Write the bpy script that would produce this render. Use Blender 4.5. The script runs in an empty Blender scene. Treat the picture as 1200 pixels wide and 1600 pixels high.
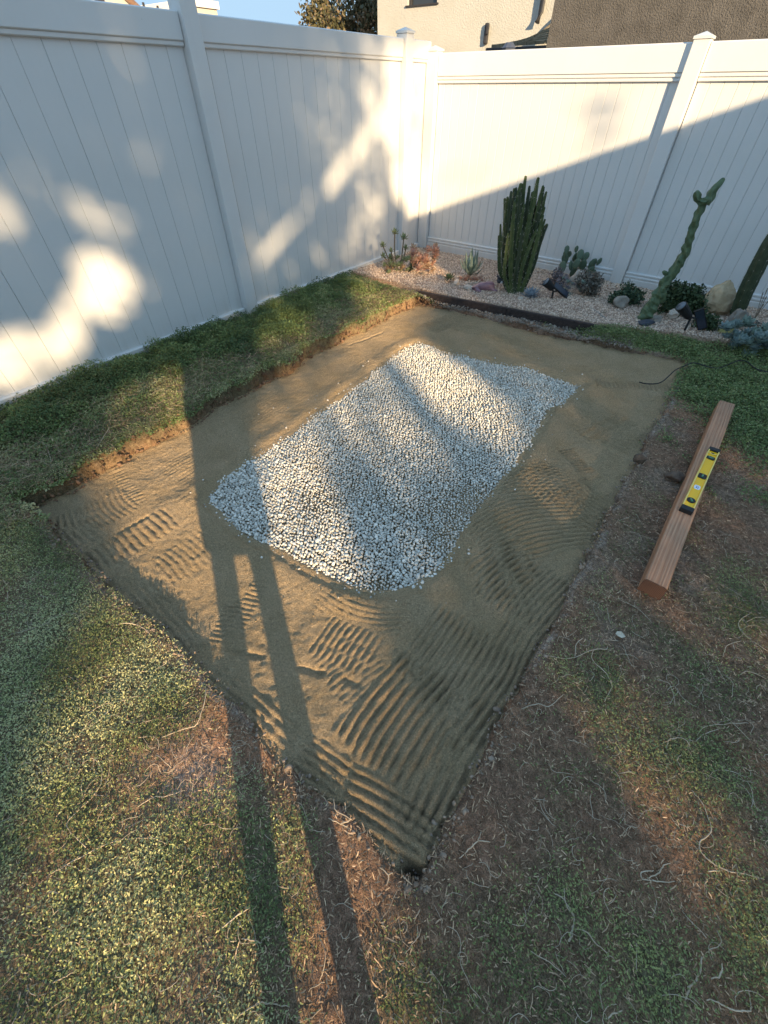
import bpy, bmesh, math, random
import numpy as np
from mathutils import Vector, Matrix, noise as mnoise
R = math.radians
random.seed(7); rng = np.random.default_rng(11)
scene = bpy.context.scene

# ------------------------------------------------------------------ camera, sky, sun, exposure
# World axes: +X runs along the right fence (away from the corner), +Y along the left fence (towards the corner), origin = fence corner.
CAM = Vector((3.592, -5.613, 1.52)); YAW = R(36.8); PITCH = R(45.44); FPX = 650.0
cam_d = bpy.data.cameras.new('camera'); cam = bpy.data.objects.new('camera', cam_d)
scene.collection.objects.link(cam); scene.camera = cam
cam.location = CAM; cam.rotation_euler = (R(90) - PITCH, 0, YAW)
cam_d.sensor_fit = 'VERTICAL'; cam_d.sensor_height = 36; cam_d.sensor_width = 27
cam_d.lens = 36 * FPX / 1600; cam_d.clip_start = 0.02; cam_d.clip_end = 600

SUN_H = Vector((-.8477, .5305, 0)); TE = .294            # horizontal travel of sunlight, tangent of its elevation
SUN_EL = math.atan(TE)
SUN_AZ = math.atan2(-SUN_H.x, -SUN_H.y)
world = bpy.data.worlds.new('World'); scene.world = world; world.use_nodes = True
wn = world.node_tree.nodes; wl = world.node_tree.links; wn.clear()
sky = wn.new('ShaderNodeTexSky'); sky.sky_type = 'NISHITA'; sky.sun_disc = False
sky.sun_elevation = SUN_EL; sky.sun_rotation = SUN_AZ; sky.air_density = 1.0; sky.dust_density = 0.2; sky.ozone_density = 2.4
bg = wn.new('ShaderNodeBackground'); bg.inputs['Strength'].default_value = .15
wo = wn.new('ShaderNodeOutputWorld'); cap = wn.new('ShaderNodeMix'); cap.data_type = 'RGBA'; cap.blend_type = 'DARKEN'; cap.inputs[0].default_value = 1
cap.inputs[7].default_value = (.80, 1.18, 1.55, 1); wl.new(sky.outputs[0], cap.inputs[6]); wl.new(cap.outputs[2], bg.inputs[0]); wl.new(bg.outputs[0], wo.inputs[0])
sun_d = bpy.data.lights.new('sun', 'SUN'); sun_d.energy = 2.6; sun_d.angle = R(.6); sun_d.color = (1, .74, .43)
sun = bpy.data.objects.new('sun', sun_d); scene.collection.objects.link(sun)
sun.rotation_euler = Vector((SUN_H.x, SUN_H.y, -TE)).to_track_quat('-Z', 'Y').to_euler()
scene.view_settings.view_transform = 'Standard'; scene.view_settings.look = 'None'
scene.view_settings.gamma = 1; scene.view_settings.use_curve_mapping = False
scene.view_settings.exposure = 2.08

# ------------------------------------------------------------------ measuring helpers
cp, sp = math.cos(PITCH), math.sin(PITCH); cy_, sy_ = math.cos(YAW), math.sin(YAW)
HEAD = Vector((-sy_, cy_, 0))
def ray(u, v):
    a = (u - 600) / FPX; b = (v - 800) / FPX
    x, y, z = a, cp - b * sp, -sp - b * cp
    return Vector((x * cy_ - y * sy_, x * sy_ + y * cy_, z))
def G(u, v, z=0.0):                                       # point at height z seen at photo position u, v
    d = ray(u, v); return CAM + d * ((z - CAM.z) / d.z)
def V(u, v, base):                                        # point on the upright plane through base
    d = ray(u, v); return CAM + d * (((base - CAM).dot(HEAD)) / d.dot(HEAD))
def PX(u, v, x): d = ray(u, v); return CAM + d * ((x - CAM.x) / d.x)
def PY(u, v, y): d = ray(u, v); return CAM + d * ((y - CAM.y) / d.y)

def _h(ix, iy, seed):
    n = (ix.astype(np.int64) * 374761393 + iy.astype(np.int64) * 668265263 + seed * 982451653) & 0x7fffffff
    n = ((n ^ (n >> 13)) * 1274126177) & 0x7fffffff
    n = n ^ (n >> 16)
    return (n & 0xffff) / 65535.0
def vn(x, y, seed=0):
    x = np.asarray(x, float); y = np.asarray(y, float)
    ix = np.floor(x); iy = np.floor(y); fx = x - ix; fy = y - iy
    fx = fx * fx * (3 - 2 * fx); fy = fy * fy * (3 - 2 * fy)
    a = _h(ix, iy, seed); b = _h(ix + 1, iy, seed); c = _h(ix, iy + 1, seed); d = _h(ix + 1, iy + 1, seed)
    return (a + (b - a) * fx) * (1 - fy) + (c + (d - c) * fx) * fy - .5
def fbm(x, y, s, o=4, seed=0):
    r = 0; a = 1; f = 1 / s
    for k in range(o):
        r = r + a * vn(np.asarray(x) * f + 17.3 * k, np.asarray(y) * f - 9.1 * k, seed + k); a *= .5; f *= 2.03
    return r
def sstep(a, b, x):
    t = np.clip((x - a) / (b - a), 0, 1); return t * t * (3 - 2 * t)
def inpoly(x, y, P):
    r = np.zeros(np.shape(x), bool); n = len(P)
    for i in range(n):
        x0, y0 = P[i][0], P[i][1]; x1, y1 = P[(i + 1) % n][0], P[(i + 1) % n][1]
        if y0 == y1: continue
        c = ((y0 > y) != (y1 > y)) & (x < (x1 - x0) * (y - y0) / (y1 - y0) + x0); r ^= c
    return r

# ------------------------------------------------------------------ object helpers
COL = scene.collection
def tag(o, label=None, cat=None, group=None, kind=None):
    if label: o['label'] = label
    if cat: o['category'] = cat
    if group: o['group'] = group
    if kind: o['kind'] = kind
    return o
def empty(name, loc=(0, 0, 0), rz=0):
    o = bpy.data.objects.new(name, None); COL.objects.link(o); o.location = loc; o.rotation_euler = (0, 0, rz)
    o.empty_display_size = .1; return o
def np_mesh(name, v, f, m, parent=None, smooth=False, attr=None, k=None):
    """v (n,3) array, f (m,k) array of equal-sized faces"""
    v = np.asarray(v, np.float32); f = np.asarray(f, np.int32); k = f.shape[1]
    me = bpy.data.meshes.new(name)
    me.vertices.add(len(v)); me.vertices.foreach_set('co', v.ravel())
    me.loops.add(f.size); me.loops.foreach_set('vertex_index', f.ravel())
    me.polygons.add(len(f)); me.polygons.foreach_set('loop_start', np.arange(0, f.size, k, dtype=np.int32))
    me.polygons.foreach_set('loop_total', np.full(len(f), k, np.int32))
    if smooth: me.polygons.foreach_set('use_smooth', np.ones(len(f), bool))
    if attr:
        for an, av in attr.items():
            av = np.asarray(av, np.float32)
            if av.ndim == 1:
                at = me.attributes.new(an, 'FLOAT', 'POINT'); at.data.foreach_set('value', av)
            else:
                if av.shape[1] == 3: av = np.concatenate([av, np.ones((len(av), 1), np.float32)], 1)
                at = me.attributes.new(an, 'FLOAT_COLOR', 'POINT'); at.data.foreach_set('color', av.ravel())
    me.update(calc_edges=True); me.validate()
    me.materials.append(m)
    o = bpy.data.objects.new(name, me); COL.objects.link(o)
    if parent: o.parent = parent
    return o
def bm_obj(name, bm, m, parent=None, smooth=False, bevel=0):
    me = bpy.data.meshes.new(name); bm.normal_update(); bm.to_mesh(me); bm.free(); me.materials.append(m)
    if smooth: me.polygons.foreach_set('use_smooth', np.ones(len(me.polygons), bool))
    o = bpy.data.objects.new(name, me); COL.objects.link(o)
    if parent: o.parent = parent
    if bevel:
        b = o.modifiers.new('bevel', 'BEVEL'); b.width = bevel; b.segments = 2; b.limit_method = 'ANGLE'
    return o
def add_box(bm, a, b, M=None):
    x0, y0, z0 = a; x1, y1, z1 = b
    vs = [bm.verts.new(Vector(p) if M is None else M @ Vector(p)) for p in
          [(x0, y0, z0), (x1, y0, z0), (x1, y1, z0), (x0, y1, z0), (x0, y0, z1), (x1, y0, z1), (x1, y1, z1), (x0, y1, z1)]]
    for q in [(0, 3, 2, 1), (4, 5, 6, 7), (0, 1, 5, 4), (1, 2, 6, 5), (2, 3, 7, 6), (3, 0, 4, 7)]:
        bm.faces.new([vs[i] for i in q])
def box(name, a, b, m, parent=None, bevel=0, M=None):
    bm = bmesh.new(); add_box(bm, a, b, M); return bm_obj(name, bm, m, parent, bevel=bevel)
def prism(name, prof, axis, a, b, m, parent=None, bevel=0):
    """closed profile of (p, z) points run along world axis x or y from a to b"""
    bm = bmesh.new(); n = len(prof)
    mk = (lambda p, z, w: (w, p, z)) if axis == 'x' else (lambda p, z, w: (p, w, z))
    A = [bm.verts.new(mk(p, z, a)) for p, z in prof]; B = [bm.verts.new(mk(p, z, b)) for p, z in prof]
    for i in range(n): bm.faces.new([A[i], A[(i + 1) % n], B[(i + 1) % n], B[i]])
    bm.faces.new(A); bm.faces.new(B[::-1]); bmesh.ops.recalc_face_normals(bm, faces=bm.faces)
    return bm_obj(name, bm, m, parent, bevel=bevel)
def tube_arrays(pts, rad, nseg=5):
    pts = [Vector(p) for p in pts]; n = len(pts)
    if not hasattr(rad, '__len__'): rad = [rad] * n
    vs = []; fs = []; up = Vector((0, 0, 1))
    for i, p in enumerate(pts):
        d = (pts[min(i + 1, n - 1)] - pts[max(i - 1, 0)]).normalized()
        u = d.cross(up)
        if u.length < .05: u = d.cross(Vector((1, 0, 0)))
        u.normalize(); w = u.cross(d)
        for k in range(nseg):
            a = 2 * math.pi * k / nseg; vs.append(p + (u * math.cos(a) + w * math.sin(a)) * rad[i])
    for i in range(n - 1):
        for k in range(nseg):
            fs.append((i * nseg + k, i * nseg + (k + 1) % nseg, (i + 1) * nseg + (k + 1) % nseg, (i + 1) * nseg + k))
    return vs, fs
def tube(name, pts, rad, m, parent=None, nseg=6, smooth=True):
    vs, fs = tube_arrays(pts, rad, nseg); bm = bmesh.new(); bv = [bm.verts.new(v) for v in vs]
    for f in fs: bm.faces.new([bv[i] for i in f])
    bm.faces.new(bv[:nseg]); bm.faces.new(bv[-nseg:][::-1]); bmesh.ops.recalc_face_normals(bm, faces=bm.faces)
    return bm_obj(name, bm, m, parent, smooth=smooth)
def smooth_path(P, n=6):
    P = [Vector(p) for p in P]; out = []
    for i in range(len(P) - 1):
        a = P[max(i - 1, 0)]; b = P[i]; c = P[i + 1]; d = P[min(i + 2, len(P) - 1)]
        for k in range(n):
            t = k / n; out.append(.5 * ((2 * b) + (c - a) * t + (2 * a - 5 * b + 4 * c - d) * t * t + (3 * b - a - 3 * c + d) * t ** 3))
    out.append(P[-1]); return out

# ------------------------------------------------------------------ materials
class NT:
    def __init__(s, name):
        s.m = bpy.data.materials.new(name); s.m.use_nodes = True; s.t = s.m.node_tree; s.t.nodes.clear()
        s.out = s.n('ShaderNodeOutputMaterial'); s.b = s.n('ShaderNodeBsdfPrincipled'); s.l(s.b.outputs[0], s.out.inputs[0])
    def n(s, ty, **k):
        o = s.t.nodes.new(ty)
        for a, v in k.items(): setattr(o, a, v)
        return o
    def l(s, a, b): s.t.links.new(a, b)
    def noise(s, scale, detail=4, rough=.6, vec=None, w=None):
        o = s.n('ShaderNodeTexNoise'); o.inputs['Scale'].default_value = scale; o.inputs['Detail'].default_value = detail; o.inputs['Roughness'].default_value = rough
        s.l(vec if vec else s.pos(), o.inputs['Vector']); return o.outputs['Fac']
    def pos(s):
        if not hasattr(s, '_p'): s._p = s.n('ShaderNodeTexCoord').outputs['Object']
        return s._p
    def ramp(s, fac, stops):
        o = s.n('ShaderNodeValToRGB'); e = o.color_ramp.elements
        while len(e) < len(stops): e.new(.5)
        for x, (p, c) in zip(e, stops):
            x.position = p; x.color = (c[0], c[1], c[2], 1) if hasattr(c, '__len__') else (c, c, c, 1)
        s.l(fac, o.inputs[0]); return o.outputs[0]
    def mix(s, fac, a, b, mode='MIX'):
        o = s.n('ShaderNodeMix', data_type='RGBA', blend_type=mode)
        for i, x in ((0, fac), (6, a), (7, b)):
            if hasattr(x, 'links'): s.l(x, o.inputs[i])
            elif i == 0: o.inputs[0].default_value = x
            else: o.inputs[i].default_value = (*x[:3], 1)
        return o.outputs[2]
    def attr(s, name, out='Color'):
        o = s.n('ShaderNodeAttribute'); o.attribute_name = name; return o.outputs[out]
    def bump(s, h, dist, strength=1.0, prev=None):
        o = s.n('ShaderNodeBump'); o.inputs['Distance'].default_value = dist; o.inputs['Strength'].default_value = strength
        s.l(h, o.inputs['Height'])
        if prev: s.l(prev, o.inputs['Normal'])
        return o.outputs[0]
    def fin(s, col=None, rough=.8, nrm=None, spec=None):
        if col is not None:
            if hasattr(col, 'links'): s.l(col, s.b.inputs['Base Color'])
            else: s.b.inputs['Base Color'].default_value = (*col, 1)
        if hasattr(rough, 'links'): s.l(rough, s.b.inputs['Roughness'])
        else: s.b.inputs['Roughness'].default_value = rough
        if nrm: s.l(nrm, s.b.inputs['Normal'])
        if spec is not None: s.b.inputs['Specular IOR Level'].default_value = spec
        return s.m
def simple(name, a, b, scale=20, rough=.8, bump=.002, bscale=None, spec=.3, detail=5):
    t = NT(name); c = t.ramp(t.noise(scale, detail), [(.3, a), (.7, b)])
    return t.fin(c, rough, t.bump(t.noise(bscale or scale * 3, 4), bump), spec)
def speckled(name, a, b, spec=.3, rough=.7, attr='tone', noise_amt=.25, scale=150, bump=.0008):
    """colour between a and b by a per-piece value carried by the geometry, plus fine grain"""
    t = NT(name); f = t.attr(attr, 'Fac'); c = t.ramp(f, [(0, a), (1, b)])
    g = t.ramp(t.noise(scale, 3), [(.3, 1 - noise_amt), (.7, 1 + noise_amt)])
    return t.fin(t.mix(1, c, g, 'MULTIPLY'), rough, t.bump(t.noise(scale * 2, 2), bump), spec)

M = {}
def vinyl():
    t = NT('white_vinyl'); c = t.ramp(t.noise(1.3, 6), [(.3, (.66, .66, .655)), (.7, (.70, .70, .705))])
    sep = t.n('ShaderNodeSeparateXYZ'); g = t.n('ShaderNodeNewGeometry'); t.l(g.outputs['Position'], sep.inputs[0])
    st = t.n('ShaderNodeMapping'); t.l(g.outputs['Position'], st.inputs[0]); st.inputs['Scale'].default_value = (14, 14, 1.2)
    dn = t.noise(1.0, 5, .7, st.outputs[0])
    low = t.ramp(sep.outputs['Z'], [(0.0, 1), (.22, 0)])       # rain-splashed soil on the lowest hand of the fence
    dirt = t.mix(1, low, t.ramp(dn, [(.35, 0), (.8, .55)]), 'MULTIPLY')
    c = t.mix(dirt, c, (.42, .36, .29))
    streak = t.ramp(dn, [(.55, 0), (.85, .09)])
    c = t.mix(streak, c, (.50, .47, .42))
    spk = t.ramp(t.noise(60, 2, .5, g.outputs['Position']), [(.76, 0), (.79, .35)])
    c = t.mix(spk, c, (.35, .32, .28))
    return t.fin(c, .38, t.bump(t.noise(3, 3), .004), .45)
M['vinyl'] = vinyl()
def ground_mat():
    t = NT('soil'); c = t.attr('col')
    n1 = t.ramp(t.noise(45, 6, .7), [(.3, .45), (.7, 1.5)]); n2 = t.ramp(t.noise(300, 3, .65), [(.3, .45), (.72, 1.7)])
    c = t.mix(1, t.mix(1, c, n1, 'MULTIPLY'), n2, 'MULTIPLY')
    b = t.bump(t.noise(60, 5, .7), .012); b = t.bump(t.noise(300, 3), .004, 1, b)
    return t.fin(c, .95, b, .1)
M['soil'] = ground_mat()
def sand_mat():
    t = NT('sand'); n1 = t.noise(5, 5, .6); n2 = t.noise(420, 2, .7); n3 = t.noise(130, 4, .75)
    c = t.ramp(n1, [(.3, (.50, .355, .20)), (.7, (.61, .44, .265))])
    c = t.mix(1, c, t.ramp(n2, [(.28, .45), (.5, 1.0), (.75, 1.6)]), 'MULTIPLY')
    c = t.mix(1, c, t.ramp(n3, [(.3, .72), (.7, 1.25)]), 'MULTIPLY')
    b = t.bump(t.noise(55, 5, .75), .03); b = t.bump(n3, .016, 1, b); b = t.bump(n2, .004, 1, b)
    return t.fin(c, .93, b, .15)
M['sand'] = sand_mat()
M['gravel'] = speckled('white_marble_gravel', (.44, .415, .365), (.84, .79, .70), rough=.75, noise_amt=.12, scale=90, bump=.0015)
M['pebble'] = speckled('tan_pebble', (.36, .24, .18), (.85, .68, .54), rough=.75, noise_amt=.15, scale=120)
def leaf_mat(name, a, m_, b, rough=.55):
    t = NT(name); f = t.attr('tone', 'Fac'); c = t.ramp(f, [(0, a), (.5, m_), (1, b)]); c = t.mix(1, c, t.ramp(t.noise(35, 3), [(.3, .8), (.7, 1.2)]), 'MULTIPLY')
    tr = t.n('ShaderNodeBsdfTranslucent'); t.l(c, tr.inputs[0]); mx = t.n('ShaderNodeMixShader'); mx.inputs[0].default_value = .22
    t.fin(c, rough, None, .3); t.l(t.b.outputs[0], mx.inputs[1]); t.l(tr.outputs[0], mx.inputs[2]); t.l(mx.outputs[0], t.out.inputs[0]); return t.m
M['lawn_leaf'] = leaf_mat('lawn_leaf', (.13, .16, .06), (.34, .37, .15), (.55, .53, .28), .8)
M['lush_leaf'] = leaf_mat('lush_leaf', (.10, .145, .055), (.21, .27, .09), (.46, .42, .22))
M['litter'] = speckled('dry_litter', (.12, .075, .045), (.66, .46, .29), rough=.9, noise_amt=.2)
M['runner'] = simple('dry_runner', (.36, .28, .19), (.56, .46, .34), 30, .8, .0005)
M['clay'] = simple('clay', (.16, .07, .04), (.32, .16, .09), 25, .95, .01)

# ------------------------------------------------------------------ ground heightfield
PT0, PT1, PS0, PS1 = 1.07, 3.62, -5.50, -1.60           # the dug rectangle
def edge_wob(t, s, seed=5): return fbm(t, s, .35, 4, seed) * .05 + fbm(t, s, .05, 2, seed + 9) * .012
def pit_in(t, s):                                         # signed distance into the pit
    w = edge_wob(t, s) * (1 + 1.1 * sstep(1.9, 1.4, t))
    lt = PT0 + .07 * np.clip((-s - 1.6) / 3.9, 0, 1) - .05
    return np.minimum(np.minimum(t - lt, PT1 - t), np.minimum(s - PS0, PS1 - s)) + w
def bed_edge(t): return np.interp(t, [-1, 0, .2, .7, 1.0, 3.0, 3.45, 4.1, 4.6, 7], [-1.5, -1.5, -1.5, -1.53, -1.55, -1.34, -1.22, -1.08, -1.0, -.8])
def soil_z(t, s):
    z = fbm(t, s, 1.2, 3, 31) * .03 + fbm(t, s, .22, 3, 32) * .018 + fbm(t, s, .04, 2, 33) * .008
    strip = sstep(1.25, .9, t)
    z = z * (1 + .4 * strip) + strip * (.012) - sstep(.5, .05, t) * .035
    z = z + .03 * sstep(.35, .0, np.abs(t - 1.0)) * (s < -1.6) * .6
    z = z - .055 * sstep(PS1 - .05, PS1 + .01, s) * sstep(3.0, 2.7, t)
    inb = sstep(-.012, .004, s - bed_edge(t))
    z = z * (1 - inb) + inb * (.0 + .03 * sstep(1.0, 4.5, t) + fbm(t, s, .5, 3, 41) * .025 + .02 * sstep(-.2, -.9, s))
    return z
def ground_z(t, s):
    z = soil_z(t, s); d = pit_in(t, s)
    return z * (1 - sstep(-.012, .014, d)) + (-.19) * sstep(-.012, .014, d)
def sand_level(t, s):
    z = -.088 + .05 * sstep(2.2, 3.6, t)
    z = z + .022 * sstep(.35, .0, s - PS0) * sstep(1.5, 3.0, t)
    d = pit_in(t, s)
    z = z + .006 * sstep(.12, .02, d)
    return z
def grids(lo, hi, step, ext):
    a = np.arange(lo, hi + step / 2, step); e = [];  x = step * 2; v = 0
    while v < ext: v += x; e.append(v); x *= 1.35
    e = np.array(e); return np.concatenate([lo - e[::-1], a, a[-1] + e])
tg = grids(-.1, 4.9, .0125, 140); sg = grids(-6.7, .15, .0125, 140)
TT, SS = np.meshgrid(tg, sg, indexing='ij')
ZZ = ground_z(TT, SS); far = (TT < -.1) | (TT > 5) | (SS < -6.8) | (SS > .2)
ZZ = np.where(far, np.where((TT < -1) | (SS > 1), -.05, ZZ * 1), ZZ)

# how green the ground cover is (0..1), how yellow, all from patches measured in the photograph
def blob(t, s, u, v, r, asp=1):
    p = G(u, v); return np.exp(-(((t - p.x) ** 2 + (s - p.y) ** 2) / (r * r)))
def green(t, s):
    n = fbm(t, s, .45, 4, 61); n2 = fbm(t, s, .12, 3, 62)
    strip = sstep(1.45, 1.0, t)
    g = strip * (.95 + .5 * n)
    # lower left lawn
    line = G(350, 1090); l2 = G(500, 1600); dx, dy = l2.x - line.x, l2.y - line.y; L = math.hypot(dx, dy)
    dd = ((t - line.x) * dy - (s - line.y) * dx) / L            # sign chosen below
    q = G(100, 1400); sgn = 1 if ((q.x - line.x) * dy - (q.y - line.y) * dx) > 0 else -1
    low = sstep(-.12, .2, dd * sgn + n * .25) * (s < -5.3)
    g = np.maximum(g, low * (.80 + .55 * n))
    for u, v, r, k in [(300, 1210, .10, .9), (290, 1550, .10, .5), (310, 1480, .08, .5), (360, 1330, .07, .5), (130, 1170, .05, .6)]:
        g = g - blob(t, s, u, v, r) * k
    for u, v, r, k in [(470, 1280, .07, .7), (600, 1510, .11, .5), (640, 1590, .10, .5), (460, 1450, .08, .5), (1150, 950, .26, .75), (960, 1085, .17, .65), (1110, 600, .35, 1.3),
                       (1190, 700, .3, .9), (1190, 560, .3, 1.2), (880, 1400, .14, .4), (870, 1550, .15, .35), (1090, 1190, .16, .65), (1120, 1070, .2, .5), (1050, 1560, .12, .45), (1170, 1420, .13, .85),
                       (1150, 1500, .10, .7), (870, 1050, .10, .5), (1000, 1480, .12, .3), (720, 1560, .1, .2), (950, 520, .25, .9), (1180, 1250, .2, .6), (800, 1500, .1, .35), (1000, 530, .22, 1.3), (1060, 545, .25, 1.4), (950, 524, .18, 1.1), (1150, 590, .4, 1.4), (1185, 650, .3, 1.1), (1085, 610, .2, 1.1)]:
        g = g + blob(t, s, u, v, r * .8) * k * .85 * (s < bed_edge(t) + .03)
    right = sstep(3.5, 3.75, t)
    g = g + right * (.02 + .35 * n)
    g = g + n2 * .5
    # bare churned rim of the pit
    d = pit_in(t, s); g = g * (1 - .55 * sstep(-.10, -.0, d) * (1 - strip)) * (1 - .15 * sstep(-.12, -.02, d) * strip)
    # thin strip left standing between sand and the edging board
    g = np.where(s > PS1 - .02, g * .45 * (t < 2.6) + g * (t >= 2.6), g)
    g = np.where(s > bed_edge(t) - .01, 0, g)
    return np.clip(g, 0, 1)
def lushness(t, s):
    return np.clip(sstep(.75, .35, t + fbm(t, s, .4, 3, 71) * .4) + sstep(-2.2, -1.5, s) * sstep(2.8, 3.3, t) + .9 * blob(t, s, 420, 520, .25) + .9 * blob(t, s, 1110, 590, .5), 0, 1)
g_ = green(TT, SS); n_ = fbm(TT, SS, .3, 4, 81); nb = fbm(TT, SS, .6, 3, 82)
soil_dark = np.array([.26, .155, .10]); soil_brown = np.array([.38, .20, .115]); moss = np.array([.16, .15, .085]); clayc = np.array([.22, .125, .075]); greyc = np.array([.29, .22, .165])
w = sstep(-.15, .25, nb)[..., None]; col = soil_dark * (1 - w) + soil_brown * w
w = sstep(.05, .4, n_)[..., None] * .6; col = col * (1 - w) + greyc * w
w = np.clip(g_ * 1.2, 0, 1)[..., None] * .85; col = col * (1 - w) + moss * w
d_ = pit_in(TT, SS); w = (sstep(-.008, .004, d_) * sstep(1.6, 1.2, TT) * (.35 + sstep(-.1, .2, n_) * .65))[..., None]
w2 = (sstep(-.02, .0, d_) * sstep(1.2, 1.6, TT) * .5)[..., None]
col = col * (1 - w) + clayc * w; col = col * (1 - w2) + np.array([.09, .07, .055]) * w2
rim = (sstep(-.05, -.015, d_) * sstep(.0, -.015, d_) * sstep(1.3, 1.7, TT) * sstep(-.05, .3, fbm(TT, SS, .15, 3, 84)))[..., None] * .8
col = col * (1 - rim) + np.array([.42, .34, .28]) * rim
for u, v, r in [(300, 1210, .09), (330, 1250, .08)]:
    w = (blob(TT, SS, u, v, r) * .7)[..., None]; col = col * (1 - w) + np.array([.45, .31, .24]) * w
inb = sstep(-.01, .01, SS - bed_edge(TT))[..., None] * (TT > -.2)[..., None] * (SS < .3)[..., None]
col = col * (1 - inb) + np.array([.42, .31, .23]) * inb
n0, n1 = TT.shape; idx = np.arange(n0 * n1).reshape(n0, n1)
F = np.stack([idx[:-1, :-1], idx[1:, :-1], idx[1:, 1:], idx[:-1, 1:]], -1).reshape(-1, 4)
tag(np_mesh('ground', np.stack([TT, SS, ZZ], -1).reshape(-1, 3), F, M['soil'], smooth=True, attr={'col': col.reshape(-1, 3)}), kind='structure')

# ------------------------------------------------------------------ sand bed with rake and tread marks
def ridges(t, s):
    z = np.zeros_like(t)
    warp = fbm(t, s, .25, 3, 91) * .02
    P = [  # centre, a line along a ridge (two photo points), half length along, half extent across, wavelength, height, bend
        ((655, 1140), (558, 1167), (608, 1100), .22, .25, .040, .0075, .5), ((715, 1040), (650, 1040), (707, 965), .20, .22, .034, .0065, -.4),
        ((830, 935), (812, 950), (850, 907), .2, .24, .031, .006, .3), ((610, 1285), (554, 1246), (667, 1317), .18, .085, .036, .0075, .2),
        ((505, 1205), (483, 1183), (537, 1220), .09, .07, .032, .006, .2), ((205, 842), (189, 844), (232, 892), .10, .26, .042, .0085, .5),
        ((296, 865), (288, 836), (325, 870), .12, .17, .036, .0055, .3), ((150, 800), (133, 780), (168, 825), .14, .20, .034, .007, -1.2),
        ((105, 835), (98, 800), (128, 862), .14, .16, .04, .006, -1.5), ((388, 947), (372, 909), (400, 915), .045, .17, .028, .006, 0),
        ((354, 968), (340, 962), (366, 966), .032, .12, .028, .006, 0), ((480, 600), (501, 603), (560, 573), .75, .17, .030, .006, .1),
        ((620, 510), (590, 530), (650, 500), .25, .15, .026, .0035, .1), ((897, 725), (880, 705), (905, 701), .055, .13, .026, .006, .4),
        ((985, 607), (975, 600), (982, 616), .06, .30, .034, .006, 0), ((560, 958), (500, 925), (600, 958), .22, .05, .03, .0035, -1.2),
        ((820, 800), (800, 800), (850, 790), .4, .35, .033, .0045, .8), ((900, 650), (880, 640), (930, 665), .3, .25, .035, .0045, .6),
        ((850, 560), (820, 550), (880, 570), .4, .08, .05, .006, 0), ((330, 700), (300, 710), (360, 680), .35, .15, .035, .003, .2),
        ((190, 745), (150, 745), (175, 735), .05, .3, .035, .004, 0), ((760, 1130), (740, 1150), (790, 1080), .2, .08, .035, .004, 0),
        ((560, 1060), (520, 1060), (560, 1030), .12, .2, .03, .002, .6),
        ((800, 1020), (770, 1060), (810, 990), .16, .10, .033, .005, .3), ((790, 890), (760, 900), (820, 870), .20, .14, .034, .0045, .8), ((920, 800), (880, 800), (930, 840), .22, .16, .036, .006, -.5),
        ((960, 680), (930, 670), (980, 690), .18, .22, .034, .006, .5), ((780, 525), (720, 510), (840, 540), .7, .10, .040, .007, .1), ((700, 500), (670, 500), (700, 515), .15, .3, .034, .006, .2),
        ((700, 1240), (670, 1270), (720, 1180), .18, .12, .036, .0065, .2), ((400, 1110), (370, 1090), (430, 1140), .25, .06, .034, .004, .1), ((250, 960), (220, 930), (280, 1000), .25, .09, .036, .005, .1),
        ((540, 1010), (520, 1040), (555, 985), .10, .14, .034, .004, .5), ((370, 740), (340, 760), (400, 700), .3, .08, .034, .004, .1), ((850, 760), (820, 770), (870, 745), .16, .16, .032, .004, .9)]
    for c, a, b, hl, hw, lam, amp, bend in P:
        lam *= .87
        c = G(*c, -.07); a = G(*a, -.07); b = G(*b, -.07); d = (b - a); d.z = 0; d.normalize()
        al = (t - c.x) * d.x + (s - c.y) * d.y; ac = -(t - c.x) * d.y + (s - c.y) * d.x
        wn_ = sstep(1.0, .8, np.abs(al + warp) / hl) * sstep(1.0, .8, np.abs(ac + warp) / hw)
        ph = (ac + bend * al * al + warp * .5) * 2 * math.pi / lam + c.x * 40
        z = z + .85 * amp * (1 + .6 * (sstep(2.5, 3.0, t) + sstep(-2.6, -2.2, s)).clip(0, 1)) * wn_ * (2.0 * np.abs(np.sin(ph / 2)) ** .8 - 1.2) * (1 + .35 * fbm(t, s, .06, 2, 92))
    return z
ts = np.arange(PT0 - .12, PT1 + .10, .0075); ss_ = np.arange(PS0 - .08, PS1 + .1, .0075)
TS, SD = np.meshgrid(ts, ss_, indexing='ij')
GP = [(655, 530), (700, 545), (780, 563), (850, 580), (912, 600), (885, 625), (860, 640), (838, 680), (810, 720), (770, 775), (735, 820), (718, 850), (690, 885), (650, 915), (620, 925), (590, 925), (555, 918), (520, 905), (480, 885), (440, 858), (400, 842), (370, 825), (340, 795), (315, 772), (350, 740), (380, 715), (425, 690), (480, 650), (530, 612), (560, 590), (600, 562), (630, 540)]
GPW = [(G(u, v, -.055).x, G(u, v, -.055).y) for u, v in GP]
def gdist(x, y):                                           # signed distance inside the gravel outline
    best = np.full(np.shape(x), 9.0); n = len(GPW)
    for i in range(n):
        ax, ay = GPW[i]; bx, by = GPW[(i + 1) % n]; dx, dy = bx - ax, by - ay
        k = np.clip(((x - ax) * dx + (y - ay) * dy) / (dx * dx + dy * dy), 0, 1)
        best = np.minimum(best, np.hypot(x - ax - k * dx, y - ay - k * dy))
    return np.where(inpoly(x, y, GPW), best, -best)
gd = gdist(TS, SD)
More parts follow.
